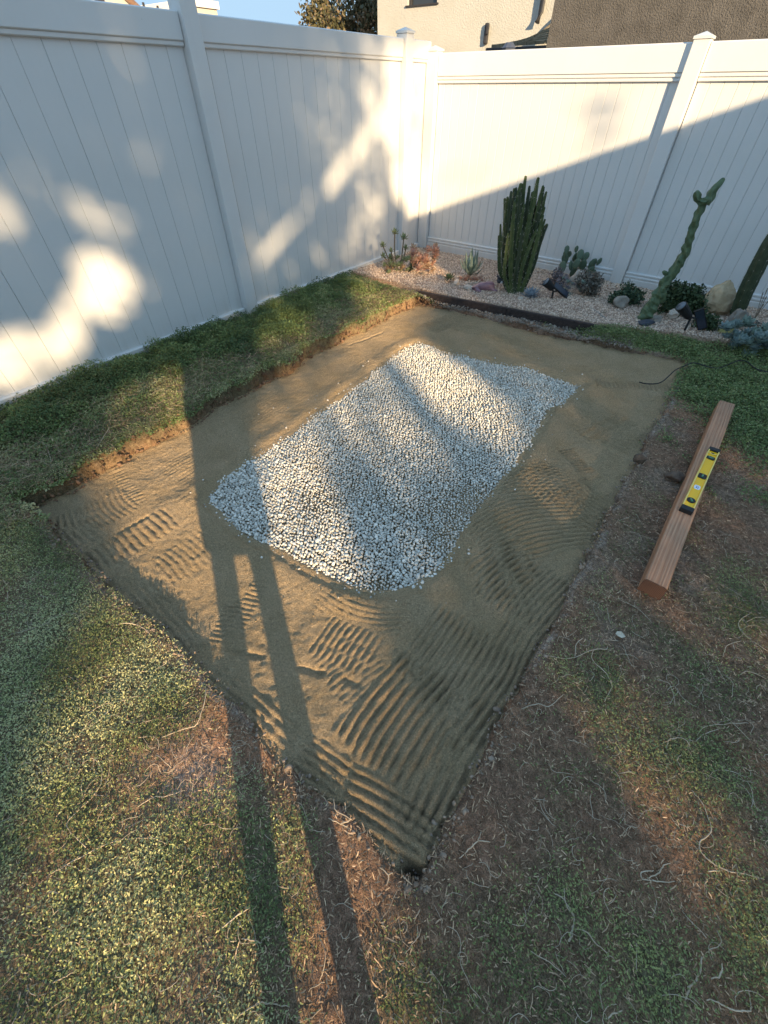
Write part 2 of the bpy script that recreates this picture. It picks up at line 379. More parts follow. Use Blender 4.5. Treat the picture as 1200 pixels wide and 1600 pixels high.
def sand_z(t, s, g):
    z = sand_level(t, s) + fbm(t, s, .6, 3, 101) * .02 + fbm(t, s, .12, 3, 102) * .009 + fbm(t, s, .022, 3, 103) * .0045
    z = z + ridges(t, s) * sstep(.03, -.03, g) + .016 * np.exp(-((g + .07) / .07) ** 2) * sstep(-.02, -.05, g)
    z = z - .035 * sstep(.0, .06, g)
    return z
ZS = sand_z(TS, SD, gd); dpi = pit_in(TS, SD)
ZS = ZS + .012 * fbm(TS, SD, .05, 2, 104) * sstep(.10, .0, dpi)
hole = G(648, 1372); ZS = ZS - .09 * np.exp(-(((TS - hole.x) ** 2 + (SD - hole.y) ** 2) / .035 ** 2)); mound = G(655, 1348, -.03); ZS = ZS + .045 * np.exp(-(((TS - mound.x) ** 2 + (SD - mound.y) ** 2) / .025 ** 2))
for a, b in [((185, 828), (228, 805)), ((545, 535), (600, 515)), ((470, 1045), (505, 1055)), ((540, 1065), (560, 1075)), ((365, 1018), (410, 1028))]:
    A = G(*a, -.07); B = G(*b, -.07); dx, dy = B.x - A.x, B.y - A.y; k = np.clip(((TS - A.x) * dx + (SD - A.y) * dy) / (dx * dx + dy * dy), 0, 1)
    ZS = ZS - .014 * np.exp(-((TS - A.x - k * dx) ** 2 + (SD - A.y - k * dy) ** 2) / .011 ** 2)
m0, m1 = TS.shape; idx = np.arange(m0 * m1).reshape(m0, m1)
F = np.stack([idx[:-1, :-1], idx[1:, :-1], idx[1:, 1:], idx[:-1, 1:]], -1)
keep = (dpi[:-1, :-1] > -.035)
tag(np_mesh('sand', np.stack([TS, SD, ZS], -1).reshape(-1, 3), F[keep].reshape(-1, 4), M['sand'], smooth=True), 'compacted tan sand raked in ridges over the dug rectangle', 'sand', kind='structure')

# ------------------------------------------------------------------ scattered small stuff
def ico(sub):
    bm = bmesh.new(); bmesh.ops.create_icosphere(bm, subdivisions=sub, radius=1); bm.verts.ensure_lookup_table()
    v = np.array([q.co[:] for q in bm.verts]); f = np.array([[q.index for q in p.verts] for p in bm.faces]); bm.free(); return v, f
def rand_rot(n):
    q = rng.normal(size=(n, 4)); q /= np.linalg.norm(q, axis=1)[:, None]; a, b, c, d = q.T
    return np.stack([np.stack([1 - 2 * (c * c + d * d), 2 * (b * c - a * d), 2 * (b * d + a * c)], -1), np.stack([2 * (b * c + a * d), 1 - 2 * (b * b + d * d), 2 * (c * d - a * b)], -1),
                     np.stack([2 * (b * d - a * c), 2 * (c * d + a * b), 1 - 2 * (b * b + c * c)], -1)], -2)
def stones(name, pos, size, sub, m, flat=.65, jag=.18, parent=None):
    v, f = ico(sub); n = len(pos); nv = len(v)
    var = [v * (1 + jag * np.random.default_rng(k).normal(size=(nv, 1)).clip(-1.5, 1.5)) for k in range(12)]
    for k in range(12):                                     # knock flat facets off each stone
        r2 = np.random.default_rng(50 + k)
        for q in range(8):
            nn = r2.normal(size=3); nn /= np.linalg.norm(nn); dd = var[k] @ nn; lim = .62; var[k] = var[k] - np.outer(np.clip(dd - lim, 0, None), nn)
    var = np.array(var); W = var[rng.integers(0, 12, n)]
    sc = size[:, None] * np.stack([rng.uniform(.75, 1.3, n), rng.uniform(.75, 1.2, n), rng.uniform(flat * .8, flat * 1.2, n)], -1)
    W = W * sc[:, None, :]; W = np.einsum('nij,nvj->nvi', rand_rot(n), W) + pos[:, None, :]
    Fa = (f[None] + (np.arange(n) * nv)[:, None, None]).reshape(-1, 3)
    tone = np.repeat(rng.uniform(0, 1, n), nv)
    return np_mesh(name, W.reshape(-1, 3), Fa, m, parent, smooth=False, attr={'tone': tone})
# gravel: a loose top layer on a packed lower one
def poisson(n, x0, x1, y0, y1, step):
    gx, gy = np.meshgrid(np.arange(x0, x1, step), np.arange(y0, y1, step * .87), indexing='ij')
    gx = gx + (np.arange(gx.shape[1])[None] % 2) * step / 2
    return (gx + rng.uniform(-.3, .3, gx.shape) * step).ravel(), (gy + rng.uniform(-.3, .3, gx.shape) * step).ravel()
px_, py_ = [], []
for st in (.0165, .0215):
    a, b = poisson(0, 1.3, 3.4, -5.1, -2.1, st); px_.append(a); py_.append(b)
x = np.concatenate(px_); y = np.concatenate(py_); lay = np.concatenate([np.zeros(len(px_[0])), np.ones(len(px_[1]))])
g = gdist(x, y) + fbm(x, y, .12, 3, 111) * .05; ok = (g > 0) | ((g > -.035) & (rng.random(len(x)) < .12)); x, y, g, lay = x[ok], y[ok], g[ok], lay[ok]
dusty = np.clip(blob(x, y, 500, 765, .16) + blob(x, y, 740, 775, .18) + blob(x, y, 590, 900, .07) + blob(x, y, 690, 830, .1), 0, 1)
z = sand_level(x, y) + fbm(x, y, .6, 3, 101) * .02 + .016 * sstep(0, .25, g) - .012 + lay * .0075 + fbm(x, y, .3, 3, 112) * .02
size = rng.uniform(.0062, .0108, len(x)) * (1 - .35 * dusty) * np.where(rng.random(len(x)) < .08, 1.3, 1)
near = (y < -4.35)
tagl = []
o = stones('gravel', np.stack([x, y, z], -1)[near], size[near], 2, M['gravel'], .74, .16)
tag(o, 'pile of white crushed marble gravel, its nearer part, in the raked sand', 'gravel', kind='stuff')
o2 = stones('gravel', np.stack([x, y, z], -1)[~near], size[~near], 1, M['gravel'], .75, .12)
tag(o2, 'white crushed marble gravel, the far part nearest the planting bed', 'gravel', kind='stuff')
print('gravel stones', len(x), near.sum())
def scatter(n, x0, x1, y0, y1):
    return rng.uniform(x0, x1, n), rng.uniform(y0, y1, n)
# crumbs of sand left by the rake, and gravel stones kicked out of the pile
x, y = scatter(5200, 1.1, 3.6, -5.45, -1.7); g = gdist(x, y); ok = (g < -.02) & (pit_in(x, y) > .02) & (rng.random(len(x)) < np.clip(.35 + 2 * fbm(x, y, .3, 3, 161), .05, 1)); x, y, g = x[ok], y[ok], g[ok]
def sand_top(x, y): return ZS[np.clip(((x - ts[0]) / .0075).round().astype(int), 0, m0 - 1), np.clip(((y - ss_[0]) / .0075).round().astype(int), 0, m1 - 1)]
tag(stones('sand_crumbs', np.stack([x, y, sand_top(x, y) + .001], -1), rng.uniform(.0025, .006, len(x)), 1, M['sand'], .8, .2), 'small crumbs of damp sand lying on the raked surface', 'sand crumbs', kind='stuff')
x, y = scatter(2500, 1.3, 3.5, -5.2, -2.0); g = gdist(x, y); ok = (g < -.01) & (rng.random(len(x)) < .5 * np.exp(g / .05) + .004); x, y = x[ok], y[ok]
tag(stones('stray_gravel', np.stack([x, y, sand_top(x, y) + .003], -1), rng.uniform(.004, .009, len(x)), 1, M['gravel'], .75, .15), 'single gravel stones strayed onto the sand around the pile', 'gravel', kind='stuff')
# pebbles of the bed
x, y = poisson(0, .02, 5.2, -1.62, -.03, .0165); ok = (y > bed_edge(x) + .004 + fbm(x, y, .1, 2, 121) * .03) & (rng.random(len(x)) < .92); x, y = x[ok], y[ok]
d2 = np.hypot(x - CAM.x, y - CAM.y); ok = rng.random(len(x)) < np.where(x < 4.6, 1, .4); x, y = x[ok], y[ok]
z = soil_z(x, y) + rng.uniform(0, .008, len(x))
o = stones('pebbles', np.stack([x, y, z], -1), rng.uniform(.0065, .0118, len(x)), 1, M['pebble'], .7, .1)
tag(o, 'pinkish tan pebbles covering the planting bed along the fences', 'pebbles', kind='stuff'); print('pebbles', len(x))
# leaves of the ground cover
def leaves(name, x, y, zb, size, pitch, m, tone, wid=.55):
    n = len(x); yaw = rng.uniform(0, 2 * math.pi, n); roll = rng.normal(0, .5, n)
    a = np.stack([np.cos(yaw) * np.cos(pitch), np.sin(yaw) * np.cos(pitch), np.sin(pitch)], -1)
    b = np.stack([-np.sin(yaw), np.cos(yaw), np.zeros(n)], -1); c = np.cross(a, b)
    b = b * np.cos(roll)[:, None] + c * np.sin(roll)[:, None]; c = np.cross(a, b)
    P = np.stack([x, y, zb], -1); S = size[:, None]
    v = np.stack([P, P + (a * .5 + b * wid * .5) * S + c * S * .08, P + a * S - np.array([0, 0, .12]) * S, P + (a * .5 - b * wid * .5) * S + c * S * .08], 1).reshape(-1, 3)
    f = (np.array([[0, 1, 2], [0, 2, 3]])[None] + (np.arange(n) * 4)[:, None, None]).reshape(-1, 3)
    return np_mesh(name, v, f, m, attr={'tone': np.repeat(tone, 4)})
def project(x, y, z):
    X = x - CAM.x; Y = y - CAM.y; Z = z - CAM.z
    xc = X * cy_ + Y * sy_; yf = -X * sy_ + Y * cy_
    fw = yf * cp - Z * sp; up = yf * sp + Z * cp
    return 600 + FPX * xc / np.maximum(fw, .01), 800 - FPX * up / np.maximum(fw, .01), fw
def inview(x, y, m=.25):
    u, v, fw = project(x, y, np.zeros_like(x)); k = 60 + 0 * u
    return (fw > .1) & (u > -130) & (u < 1330) & (v < 1730)
# near lawn: tiny oval leaves
x, y = scatter(760000, 1.0, 4.9, -6.7, -3.2); g = green(x, y); ok = inview(x, y) & (pit_in(x, y) < .004) & (rng.random(len(x)) < g ** 1.3 * 1.0); x, y, g = x[ok], y[ok], g[ok]
h = rng.random(len(x)) ** 1.5 * (.008 + .024 * g) * (1 + fbm(x, y, .12, 3, 131)); yel = np.clip(fbm(x, y, .25, 4, 132) + .5 + rng.normal(0, .24, len(x)), 0, 1)
rt = sstep(3.6, 3.9, x); yel = yel * (1 - .5 * rt)
tag(leaves('ground_cover', x, y, soil_z(x, y) + h, rng.uniform(.006, .0115, len(x)), rng.uniform(-.2, 1.15, len(x)), M['lawn_leaf'], yel, .42), 'low mat of tiny yellowish green leaves around the near side of the sand', 'ground cover', kind='stuff'); print('near leaves', len(x))
# strip beside the left fence and the green corner at the right of the bed
x, y = scatter(330000, .02, 1.35, -6.5, -1.45); g = green(x, y); lu = lushness(x, y)
ok = inview(x, y) & (pit_in(x, y) < .028) & (rng.random(len(x)) < g * (.6 + .4 * lu)) & (y < bed_edge(x)); x, y, g, lu = x[ok], y[ok], g[ok], lu[ok]
h = rng.random(len(x)) ** 1.1 * (.018 + .06 * lu) * (1 + 1.2 * fbm(x, y, .15, 3, 141))
yel = np.clip(.55 - .35 * lu + fbm(x, y, .2, 3, 142) * .8 + rng.normal(0, .18, len(x)), 0, 1)
tag(leaves('ground_cover', x, y, soil_z(x, y) + h - .005, rng.uniform(.011, .021, len(x)), rng.uniform(-.3, 1.1, len(x)), M['lush_leaf'], yel), 'thick dark green ground cover between the left fence and the dug sand', 'ground cover', kind='stuff'); print('strip leaves', len(x))
x, y = scatter(260000, 2.3, 5.3, -3.3, -.95); g = green(x, y)
ok = inview(x, y) & (pit_in(x, y) < .03) & (rng.random(len(x)) < g) & (y < bed_edge(x) + .01); x, y, g = x[ok], y[ok], g[ok]
h = rng.random(len(x)) ** 1.1 * (.015 + .04 * g) * (1 + fbm(x, y, .12, 3, 145))
tag(leaves('ground_cover', x, y, soil_z(x, y) + h, rng.uniform(.010, .019, len(x)), rng.uniform(-.3, 1.1, len(x)), M['lush_leaf'], np.clip(rng.normal(.4, .22, len(x)), 0, 1)), 'dark green ground cover below the planting bed at the right', 'ground cover', kind='stuff'); print('right leaves', len(x))
# dry litter: chips and snips of straw
def litter(name, x, y, length, wdt, label, m=None):
    n = len(x); yaw = rng.uniform(0, 2 * math.pi, n); pit = rng.normal(0, .22, n); cur = rng.normal(0, .3, n)
    K = 3; P = np.stack([x, y, soil_z(x, y) + .003 + rng.random(n) * .006], -1); V_ = []
    for k in range(K):
        q = k / (K - 1) - .5; ya = yaw + cur * q; d = np.stack([np.cos(ya), np.sin(ya), np.sin(pit)], -1); b = np.stack([-np.sin(ya), np.cos(ya), 0 * ya], -1)
        c = P + d * (q * length)[:, None]; w_ = (wdt * (1 if k == 1 else .6))[:, None]
        V_ += [c + b * w_, c - b * w_ + np.array([0, 0, 1]) * w_ * .6]
    v = np.stack(V_, 1).reshape(-1, 3); f = (np.array([[0, 1, 3, 2], [2, 3, 5, 4]])[None] + (np.arange(n) * 6)[:, None, None]).reshape(-1, 4)
    return tag(np_mesh(name, v, f, m or M['litter'], attr={'tone': np.repeat(rng.random(n) ** 3.2, 6)}), label, 'litter', kind='stuff')
x, y = scatter(240000, 1.0, 4.9, -6.7, -2.4); g = green(x, y); cl = fbm(x, y, .1, 3, 151)
ok = inview(x, y) & (pit_in(x, y) < -.004) & (rng.random(len(x)) < np.clip(1.0 - .45 * g + cl, .2, 1)) & (y < bed_edge(x) - .02); x, y = x[ok], y[ok]
litter('plant_litter', x, y, rng.uniform(.005, .017, len(x)) * np.where(rng.random(len(x)) < .1, 1.9, 1), rng.uniform(.0006, .0016, len(x)), 'dry brown chips and straw snips strewn over the bare soil'); print('litter', len(x))
x, y = scatter(42000, .02, 1.3, -6.4, -1.5); ok = inview(x, y) & (pit_in(x, y) < .0) & (rng.random(len(x)) < .35 + .65 * sstep(.3, .9, x)); x, y = x[ok], y[ok]
o = litter('dry_stems', x, y, rng.uniform(.02, .06, len(x)), rng.uniform(.0006, .0012, len(x)), 'tangle of dry greyish stems on the lawn strip beside the sand')
o.data.vertices; co = np.empty(len(o.data.vertices) * 3, np.float32); o.data.vertices.foreach_get('co', co); co = co.reshape(-1, 6, 3)
co[:, :, 2] += (rng.random(len(co)) * .035)[:, None]; o.data.vertices.foreach_set('co', co.ravel()); o.data.update()
# curved straw over the near lawn
nst = 800; x, y = scatter(nst * 3, 1.2, 4.9, -6.6, -3.5); ok = inview(x, y) & (pit_in(x, y) < -.05); x, y = x[ok][:nst], y[ok][:nst]
vs, fs = [], []; K = 7
for i in range(len(x)):
    L = random.uniform(.03, .11); ya = random.uniform(0, 6.28); c = random.gauss(0, .35); px0, py0 = x[i], y[i]; lift = random.uniform(.002, .016); base = len(vs)
    zz = float(soil_z(np.array([px0]), np.array([py0]))[0]) + .006; w_ = random.uniform(.0004, .0009)
    for k in range(K):
        a = k / (K - 1); ca, sa = math.cos(ya), math.sin(ya)
        zc = zz + lift * math.sin(a * math.pi); vs += [(px0 - sa * w_, py0 + ca * w_, zc), (px0, py0, zc + w_), (px0 + sa * w_, py0 - ca * w_, zc)]
        px0 += ca * L / K; py0 += sa * L / K; ya += c + random.gauss(0, .25)
    for k in range(K - 1):
        q = base + k * 3; fs += [(q, q + 3, q + 4, q + 1), (q + 1, q + 4, q + 5, q + 2)]
tag(np_mesh('straw', np.array(vs), np.array(fs), M['runner']), 'short curled dry stems lying all over the lawn and soil', 'straw', kind='stuff')
# clods and crumbs broken off the rim of the pit
x, y = scatter(90000, .8, 3.9, -5.8, -1.3); d = pit_in(x, y); ok = (np.abs(d + .005) < .035) & (rng.random(len(x)) < .42 + .4 * (x < 1.3)); x, y, d = x[ok], y[ok], d[ok]
z = np.where(d < 0, soil_z(x, y), -.075 + .07 * rng.random(len(x)) * (d < .02)); sz = rng.uniform(.003, .009, len(x)) * np.where(rng.random(len(x)) < .06, 1.9, 1)
lf = x < 1.4
tag(stones('soil_crumbs', np.stack([x, y, z], -1)[~lf], sz[~lf], 1, simple('crumb', (.15, .105, .075), (.42, .32, .24), 14, .95, .002), .8, .18), 'crumbled dark soil along the near and right rim of the sand', 'soil', kind='stuff')
tag(stones('soil_crumbs', np.stack([x, y, z], -1)[lf], sz[lf] * 1.3, 1, simple('clay_crumb', (.09, .055, .035), (.30, .18, .11), 14, .95, .002), .8, .18), 'crumbled reddish soil of the cut bank on the left of the sand', 'soil', kind='stuff')

x, y = scatter(5000, .9, 3.2, -1.75, -1.3); ok = (y < bed_edge(x) - .01) & (y > PS1 - .05 + .03 * vn(x * 9, y * 9)) ; x, y = x[ok], y[ok]
tag(stones('rubble', np.stack([x, y, soil_z(x, y) + rng.uniform(-.004, .012, len(x))], -1), rng.uniform(.004, .011, len(x)) * np.where(rng.random(len(x)) < .05, 2.2, 1), 1, simple('rubble', (.11, .085, .07), (.46, .38, .31), 9, .95, .002), .8, .2), 'dark crumbly soil and stray pebbles at the foot of the edging board', 'rubble', kind='stuff')

# ------------------------------------------------------------------ fences
def post(parent, cx, cy, top=1.835, w=.127):
    h = w / 2; o = box('post', (cx - h, cy - h, -.25), (cx + h, cy + h, top - .035), M['vinyl'], parent, bevel=.006)
    bm = bmesh.new(); e = h + .007; z0 = top - .035
    add_box(bm, (cx - e, cy - e, z0), (cx + e, cy + e, z0 + .018))
    A = [bm.verts.new((cx + a * (e - .004), cy + b * (e - .004), z0 + .0185)) for a, b in ((-1, -1), (1, -1), (1, 1), (-1, 1))]; ap = bm.verts.new((cx, cy, z0 + .045))
    for i in range(4): bm.faces.new([A[i], A[(i + 1) % 4], ap])
    bm.faces.new(A[::-1]); bm_obj('post_cap', bm, M['vinyl'], parent, bevel=.002)
def boards(parent, axis, a, b, seam, step, z0, z1):
    n0_ = math.floor((a - seam) / step); c = .0022 if axis == 'y' else .0035; th = .022; shared = {}
    k = n0_; face = 1 if axis == 'y' else -1
    while seam + k * step < b:
        p = max(a, seam + k * step); q = min(b, seam + (k + 1) * step); k += 1
        if q - p < .012: continue
        wd = round(q - p, 3)
        if wd not in shared:
            bm = bmesh.new(); w2 = wd / 2 - .0007
            prof = [(-w2, -th), (w2, -th), (w2, -c), (w2 - c, 0), (-w2 + c, 0), (-w2, -c)]
            for zz in (z0, z1):
                pass
            mk = (lambda w_, d, zz: (d, w_, zz)) if axis == 'y' else (lambda w_, d, zz: (w_, -d, zz))
            A = [bm.verts.new(mk(w_, d, z0)) for w_, d in prof]; B = [bm.verts.new(mk(w_, d, z1)) for w_, d in prof]
            for i in range(6): bm.faces.new([A[i], A[(i + 1) % 6], B[(i + 1) % 6], B[i]])
            bm.faces.new(A); bm.faces.new(B[::-1]); bmesh.ops.recalc_face_normals(bm, faces=bm.faces)
            me = bpy.data.meshes.new('board'); bm.to_mesh(me); bm.free(); me.materials.append(M['vinyl']); shared[wd] = me
        o = bpy.data.objects.new('board', shared[wd]); COL.objects.link(o); o.parent = parent; mid = (p + q) / 2
        jit = random.uniform(-.0006, .0006)
        o.location = (jit, mid, 0) if axis == 'y' else (mid, jit, 0)
LF = empty('vinyl_fence', (0, 0, 0)); tag(LF, 'tall white vinyl privacy fence with wide boards running down the left side', 'fence')
for s in (-.455, -3.0, -5.55, -8.1): post(LF, 0, s, 1.945 if s > -1 else 1.99)
def lrail(a, b):
    f = .030
    prof = [(-.03, 1.745), (f - .006, 1.745), (f, 1.751), (f, 1.872), (f - .008, 1.878), (-.03, 1.878)]
    prism('top_rail', prof, 'y', a, b, M['vinyl'], LF, .0015)
    prism('rail_lip', [(-.02, 1.722), (.016, 1.722), (.020, 1.727), (.020, 1.7445), (-.02, 1.7445)], 'y', a, b, M['vinyl'], LF)
    prism('bottom_rail', [(-.03, -.16), (f, -.16), (f, .050), (f - .008, .058), (-.03, .058)], 'y', a, b, M['vinyl'], LF, .0015)
for a, b in ((-8.03, -5.62), (-5.48, -3.07), (-2.93, -.525), (-.385, -.012)):
    lrail(a, b); boards(LF, 'y', a + .002, b - .002, -1.034, .1545, .05, 1.735)
RF = empty('vinyl_fence', (0, 0, 0)); tag(RF, 'white vinyl privacy fence with narrow boards behind the cactus bed', 'fence')
for t in (.072, 2.62, 5.17, 7.72): post(RF, t, 0, 1.84)
def rrail(a, b):
    prism('top_rail', [(.03, 1.622), (-.030, 1.622), (-.030, 1.785), (-.024, 1.792), (.03, 1.792)], 'x', a, b, M['vinyl'], RF, .0015)
    prism('rail_lip', [(.02, 1.567), (-.018, 1.567), (-.022, 1.571), (-.022, 1.581), (-.014, 1.587), (-.014, 1.592), (-.027, 1.597), (-.027, 1.609), (-.018, 1.615), (-.018, 1.6215), (.02, 1.6215)], 'x', a, b, M['vinyl'], RF)
    prism('bottom_rail', [(.03, -.16), (-.030, -.16), (-.030, .070), (-.024, .076), (-.024, .084), (-.030, .089), (-.030, .100), (-.020, .106), (-.020, .116), (-.026, .121), (-.026, .131), (-.018, .137), (.03, .137)], 'x', a, b, M['vinyl'], RF)
for a, b in ((.140, 2.552), (2.688, 5.102), (5.238, 7.65)):
    rrail(a, b); boards(RF, 'x', a + .002, b - .002, .635, .1025, .12, 1.58)

# ------------------------------------------------------------------ buildings, tree and sky line beyond the fences
M['stucco'] = simple('cream_stucco', (.46, .455, .42), (.51, .505, .475), 3, .9, .012, 40)
M['grey_stucco'] = simple('grey_stucco', (.10, .095, .09), (.15, .142, .135), 6, .95, .03, 60)
M['dark_metal'] = simple('dark_metal', (.03, .03, .035), (.05, .05, .055), 30, .5, .0005)
M['glass'] = NT('window_glass').fin((.03, .035, .04), .08, None, .6)
M['shingle'] = simple('shingle', (.14, .11, .075), (.28, .23, .16), 9, .95, .006)
M['white_trim'] = simple('white_trim', (.75, .73, .70), (.82, .8, .78), 5, .6, .001)
H1 = empty('stucco_house'); tag(H1, 'cream stucco house rising behind the fence corner', 'house')
ys = 5.2; xl = PY(590, 40, ys).x; xr = PY(866, 0, ys).x + .9
wz = PY(660, 6.5, ys).z; wx0, wx1 = PY(637, 2, ys).x, PY(683, 2, ys).x
bm = bmesh.new()
add_box(bm, (xl, ys, -.2), (xr, ys + 7, wz)); add_box(bm, (xl, ys, wz), (wx0, ys + 7, 5.8)); add_box(bm, (wx1, ys, wz), (xr, ys + 7, 5.8)); add_box(bm, (wx0, ys, wz + 1.1), (wx1, ys + 7, 5.8)); add_box(bm, (wx0, ys + .3, wz), (wx1, ys + 7, wz + 1.1))
bm_obj('wall', bm, M['stucco'], H1)
wd = box('window', (wx0 - .04, ys - .03, wz - .02), (wx1 + .04, ys + .02, wz), M['dark_metal'], H1); box('pane', (wx0, ys + .09, wz + .003), (wx1, ys + .11, wz + 1.097), M['glass'], wd)
box('frame', (wx0, ys + .05, wz + .002), (wx0 + .05, ys + .088, wz + 1.09), M['dark_metal'], wd)
box('frame', (wx1 - .05, ys + .05, wz + .002), (wx1 - .001, ys + .088, wz + 1.09), M['dark_metal'], wd)
box('roof', (xl - .4, ys - .4, 5.81), (xr + .4, ys + 7.4, 6.0), M['shingle'], H1)
p = PY(763, 51, ys); 
fx = box('wall_lamp', (p.x - .06, ys - .07, p.z - .15), (p.x + .02, ys - .002, p.z + .12), M['dark_metal'], H1, bevel=.02)
box('lamp_top', (p.x - .015, ys - .10, p.z - .03), (p.x + .045, ys - .071, p.z + .10), M['dark_metal'], fx, bevel=.02)
p = PY(851, 0, ys); q = PY(846, 36, ys)
tube('downpipe', [(p.x, ys - .07, 5.7), (p.x, ys - .07, q.z + .12), (q.x - .03, ys - .12, q.z)], .045, M['dark_metal'], H1, 8)
# lean-to with shingle roof and white wall
LT = empty('lean_to'); tag(LT, 'low shingled lean-to roof between the cream house and the grey wall', 'building')
ye = 3.6; a = PY(768, 72, ye); b = PY(858, 65, ye); c = PY(862, 27, ys - .16)
ridgeL = Vector((a.x + .15, ys - .02, a.z + .12)); c.y = ys - .02; b = a + (b - a) * 1.25; c = ridgeL + (c - ridgeL) * 1.25
rows = 9; 
for k in range(rows):
    f0, f1 = k / rows, (k + 1) / rows
    A0 = Vector(a).lerp(ridgeL, f0 * .98); B0 = Vector(b).lerp(c, f0); A1 = Vector(a).lerp(ridgeL, f1 * .98); B1 = Vector(b).lerp(c, f1)
    n_s = 8
    bm = bmesh.new()
    for j in range(n_s):
        j0, j1 = j / n_s, (j + 1) / n_s - .006; up = Vector((0, 0, .014 + .006 * random.random())); lo = Vector((0, 0, -.02))
        q = [A0.lerp(B0, j0), A0.lerp(B0, j1), A1.lerp(B1, j1), A1.lerp(B1, j0)]
        t_ = [bm.verts.new(q[0] + up), bm.verts.new(q[1] + up), bm.verts.new(q[2]), bm.verts.new(q[3])]; u_ = [bm.verts.new(x_ + lo) for x_ in q]
        bm.faces.new(t_); bm.faces.new(u_[::-1])
        for i in range(4): bm.faces.new([t_[i], u_[i], u_[(i + 1) % 4], t_[(i + 1) % 4]])
    bmesh.ops.recalc_face_normals(bm, faces=bm.faces); bm_obj('shingle_course', bm, M['shingle'], LT)
box('gutter', (a.x - .05, ye - .10, a.z - .10), (b.x + .6, ye - .02, a.z - .022), M['dark_metal'], LT, bevel=.01)
box('wall', (a.x + .25, ye + .1, -.1), (b.x + .6, ye + .2, a.z - .11), M['white_trim'], LT)
# dark grey house
gy = 2.4; gx = PY(853, 75, gy).x
H2 = empty('stucco_house', (0, 0, 0)); tag(H2, 'large house with rough dark grey stucco wall behind the right fence', 'house')
box('wall', (gx, gy, -.2), (gx + 12, gy + 1.0, 2.8), M['grey_stucco'], H2); box('roof', (gx - .05, gy - .05, 2.805), (gx + 12.05, gy + 1.05, 2.9), M['shingle'], H2)
# blue grey vent hood and dark box peeking over the fence
p = PY(795, 76, 2.0)
vt = empty('vent_hood', (p.x, 2.0, 0)); tag(vt, 'small blue grey vent hood peeking over the right fence', 'vent')
tube('pipe', [(0, 0, 0), (0, 0, p.z - .03)], .035, M['dark_metal'], vt, 10)
bl = simple('blue_metal', (.05, .065, .10), (.08, .095, .14), 20, .5, .0005)
bm = bmesh.new(); bmesh.ops.create_cone(bm, cap_ends=True, segments=8, radius1=.10, radius2=.05, depth=.05, matrix=Matrix.Translation((0, 0, p.z + .03))); bm_obj('cap', bm, bl, vt)
bm = bmesh.new(); bmesh.ops.create_cone(bm, cap_ends=True, segments=8, radius1=.085, radius2=.09, depth=.07, matrix=Matrix.Translation((0, 0, p.z - .035))); bm_obj('hood', bm, bl, vt)
# things over the left fence
def far_box_house(u0, v0, u1, v1, x, label, gable=False):
    A = PX(u0, v0, x); B = PX(u1, v1, x); e = empty('far_house'); tag(e, label, 'house')
    y0, y1 = min(A.y, B.y), max(A.y, B.y); box('wall', (x - 5, y0, -.2), (x, y1, min(A.z, B.z) if not gable else A.z - .2), M['stucco'], e)
    return e, y0, y1, A, B
e, y0, y1, A, B = far_box_house(303, 10, 338, 12, -9, 'flat topped cream building seen above the left fence beside its post')
box('parapet', (-14, y0 - .05, A.z), (-8.95, y1 + .05, A.z + .12), M['white_trim'], e)
e = empty('far_house'); tag(e, 'cream gabled house peeking over the left fence near the top edge', 'house')
A = PX(95, -18, -9); Bp = PX(212, 12, -9); mid = PX(165, -25, -9)
box('wall', (-14, A.y - 1.5, -.2), (-9, Bp.y - .1, Bp.z), M['stucco'], e)
bm = bmesh.new(); pr = [(A.y - 2.6, Bp.z + .002), (Bp.y, Bp.z + .002), (A.y - .3, Bp.z + 1.15)]
X0 = [bm.verts.new((-14, y_, z_)) for y_, z_ in pr]; X1 = [bm.verts.new((-9, y_, z_)) for y_, z_ in pr]
bm.faces.new(X0[::-1]); bm.faces.new(X1)
for i in range(3): bm.faces.new([X0[i], X0[(i + 1) % 3], X1[(i + 1) % 3], X1[i]])
bmesh.ops.recalc_face_normals(bm, faces=bm.faces); bm_obj('gable', bm, M['stucco'], e)
tube('roof_trim', [(-8.95, Bp.y + .1, Bp.z - .05), (-8.95, A.y - .3, Bp.z + 1.17)], .06, simple('brown_trim', (.2, .12, .09), (.3, .2, .15), 10), e, 4, False)
q = PX(157, 2, -8.96); box('window', (-8.995, q.y - .1, q.z - .02), (-8.97, q.y + .1, q.z + .3), M['dark_metal'], e)
for u, lab in ((226, 'thin vent pipe above the left fence, the taller one nearer the gabled house'), (247, 'thin vent pipe above the left fence, the shorter one nearer the tall post')):
    q = PX(u, 14, -8); t_ = PX(u, 4 if u < 240 else 9, -8); o = tube('vent_pipe', [(-8, q.y, 0), (-8, q.y, t_.z)], .025, M['dark_metal'], None, 6); tag(o, lab, 'pipe')

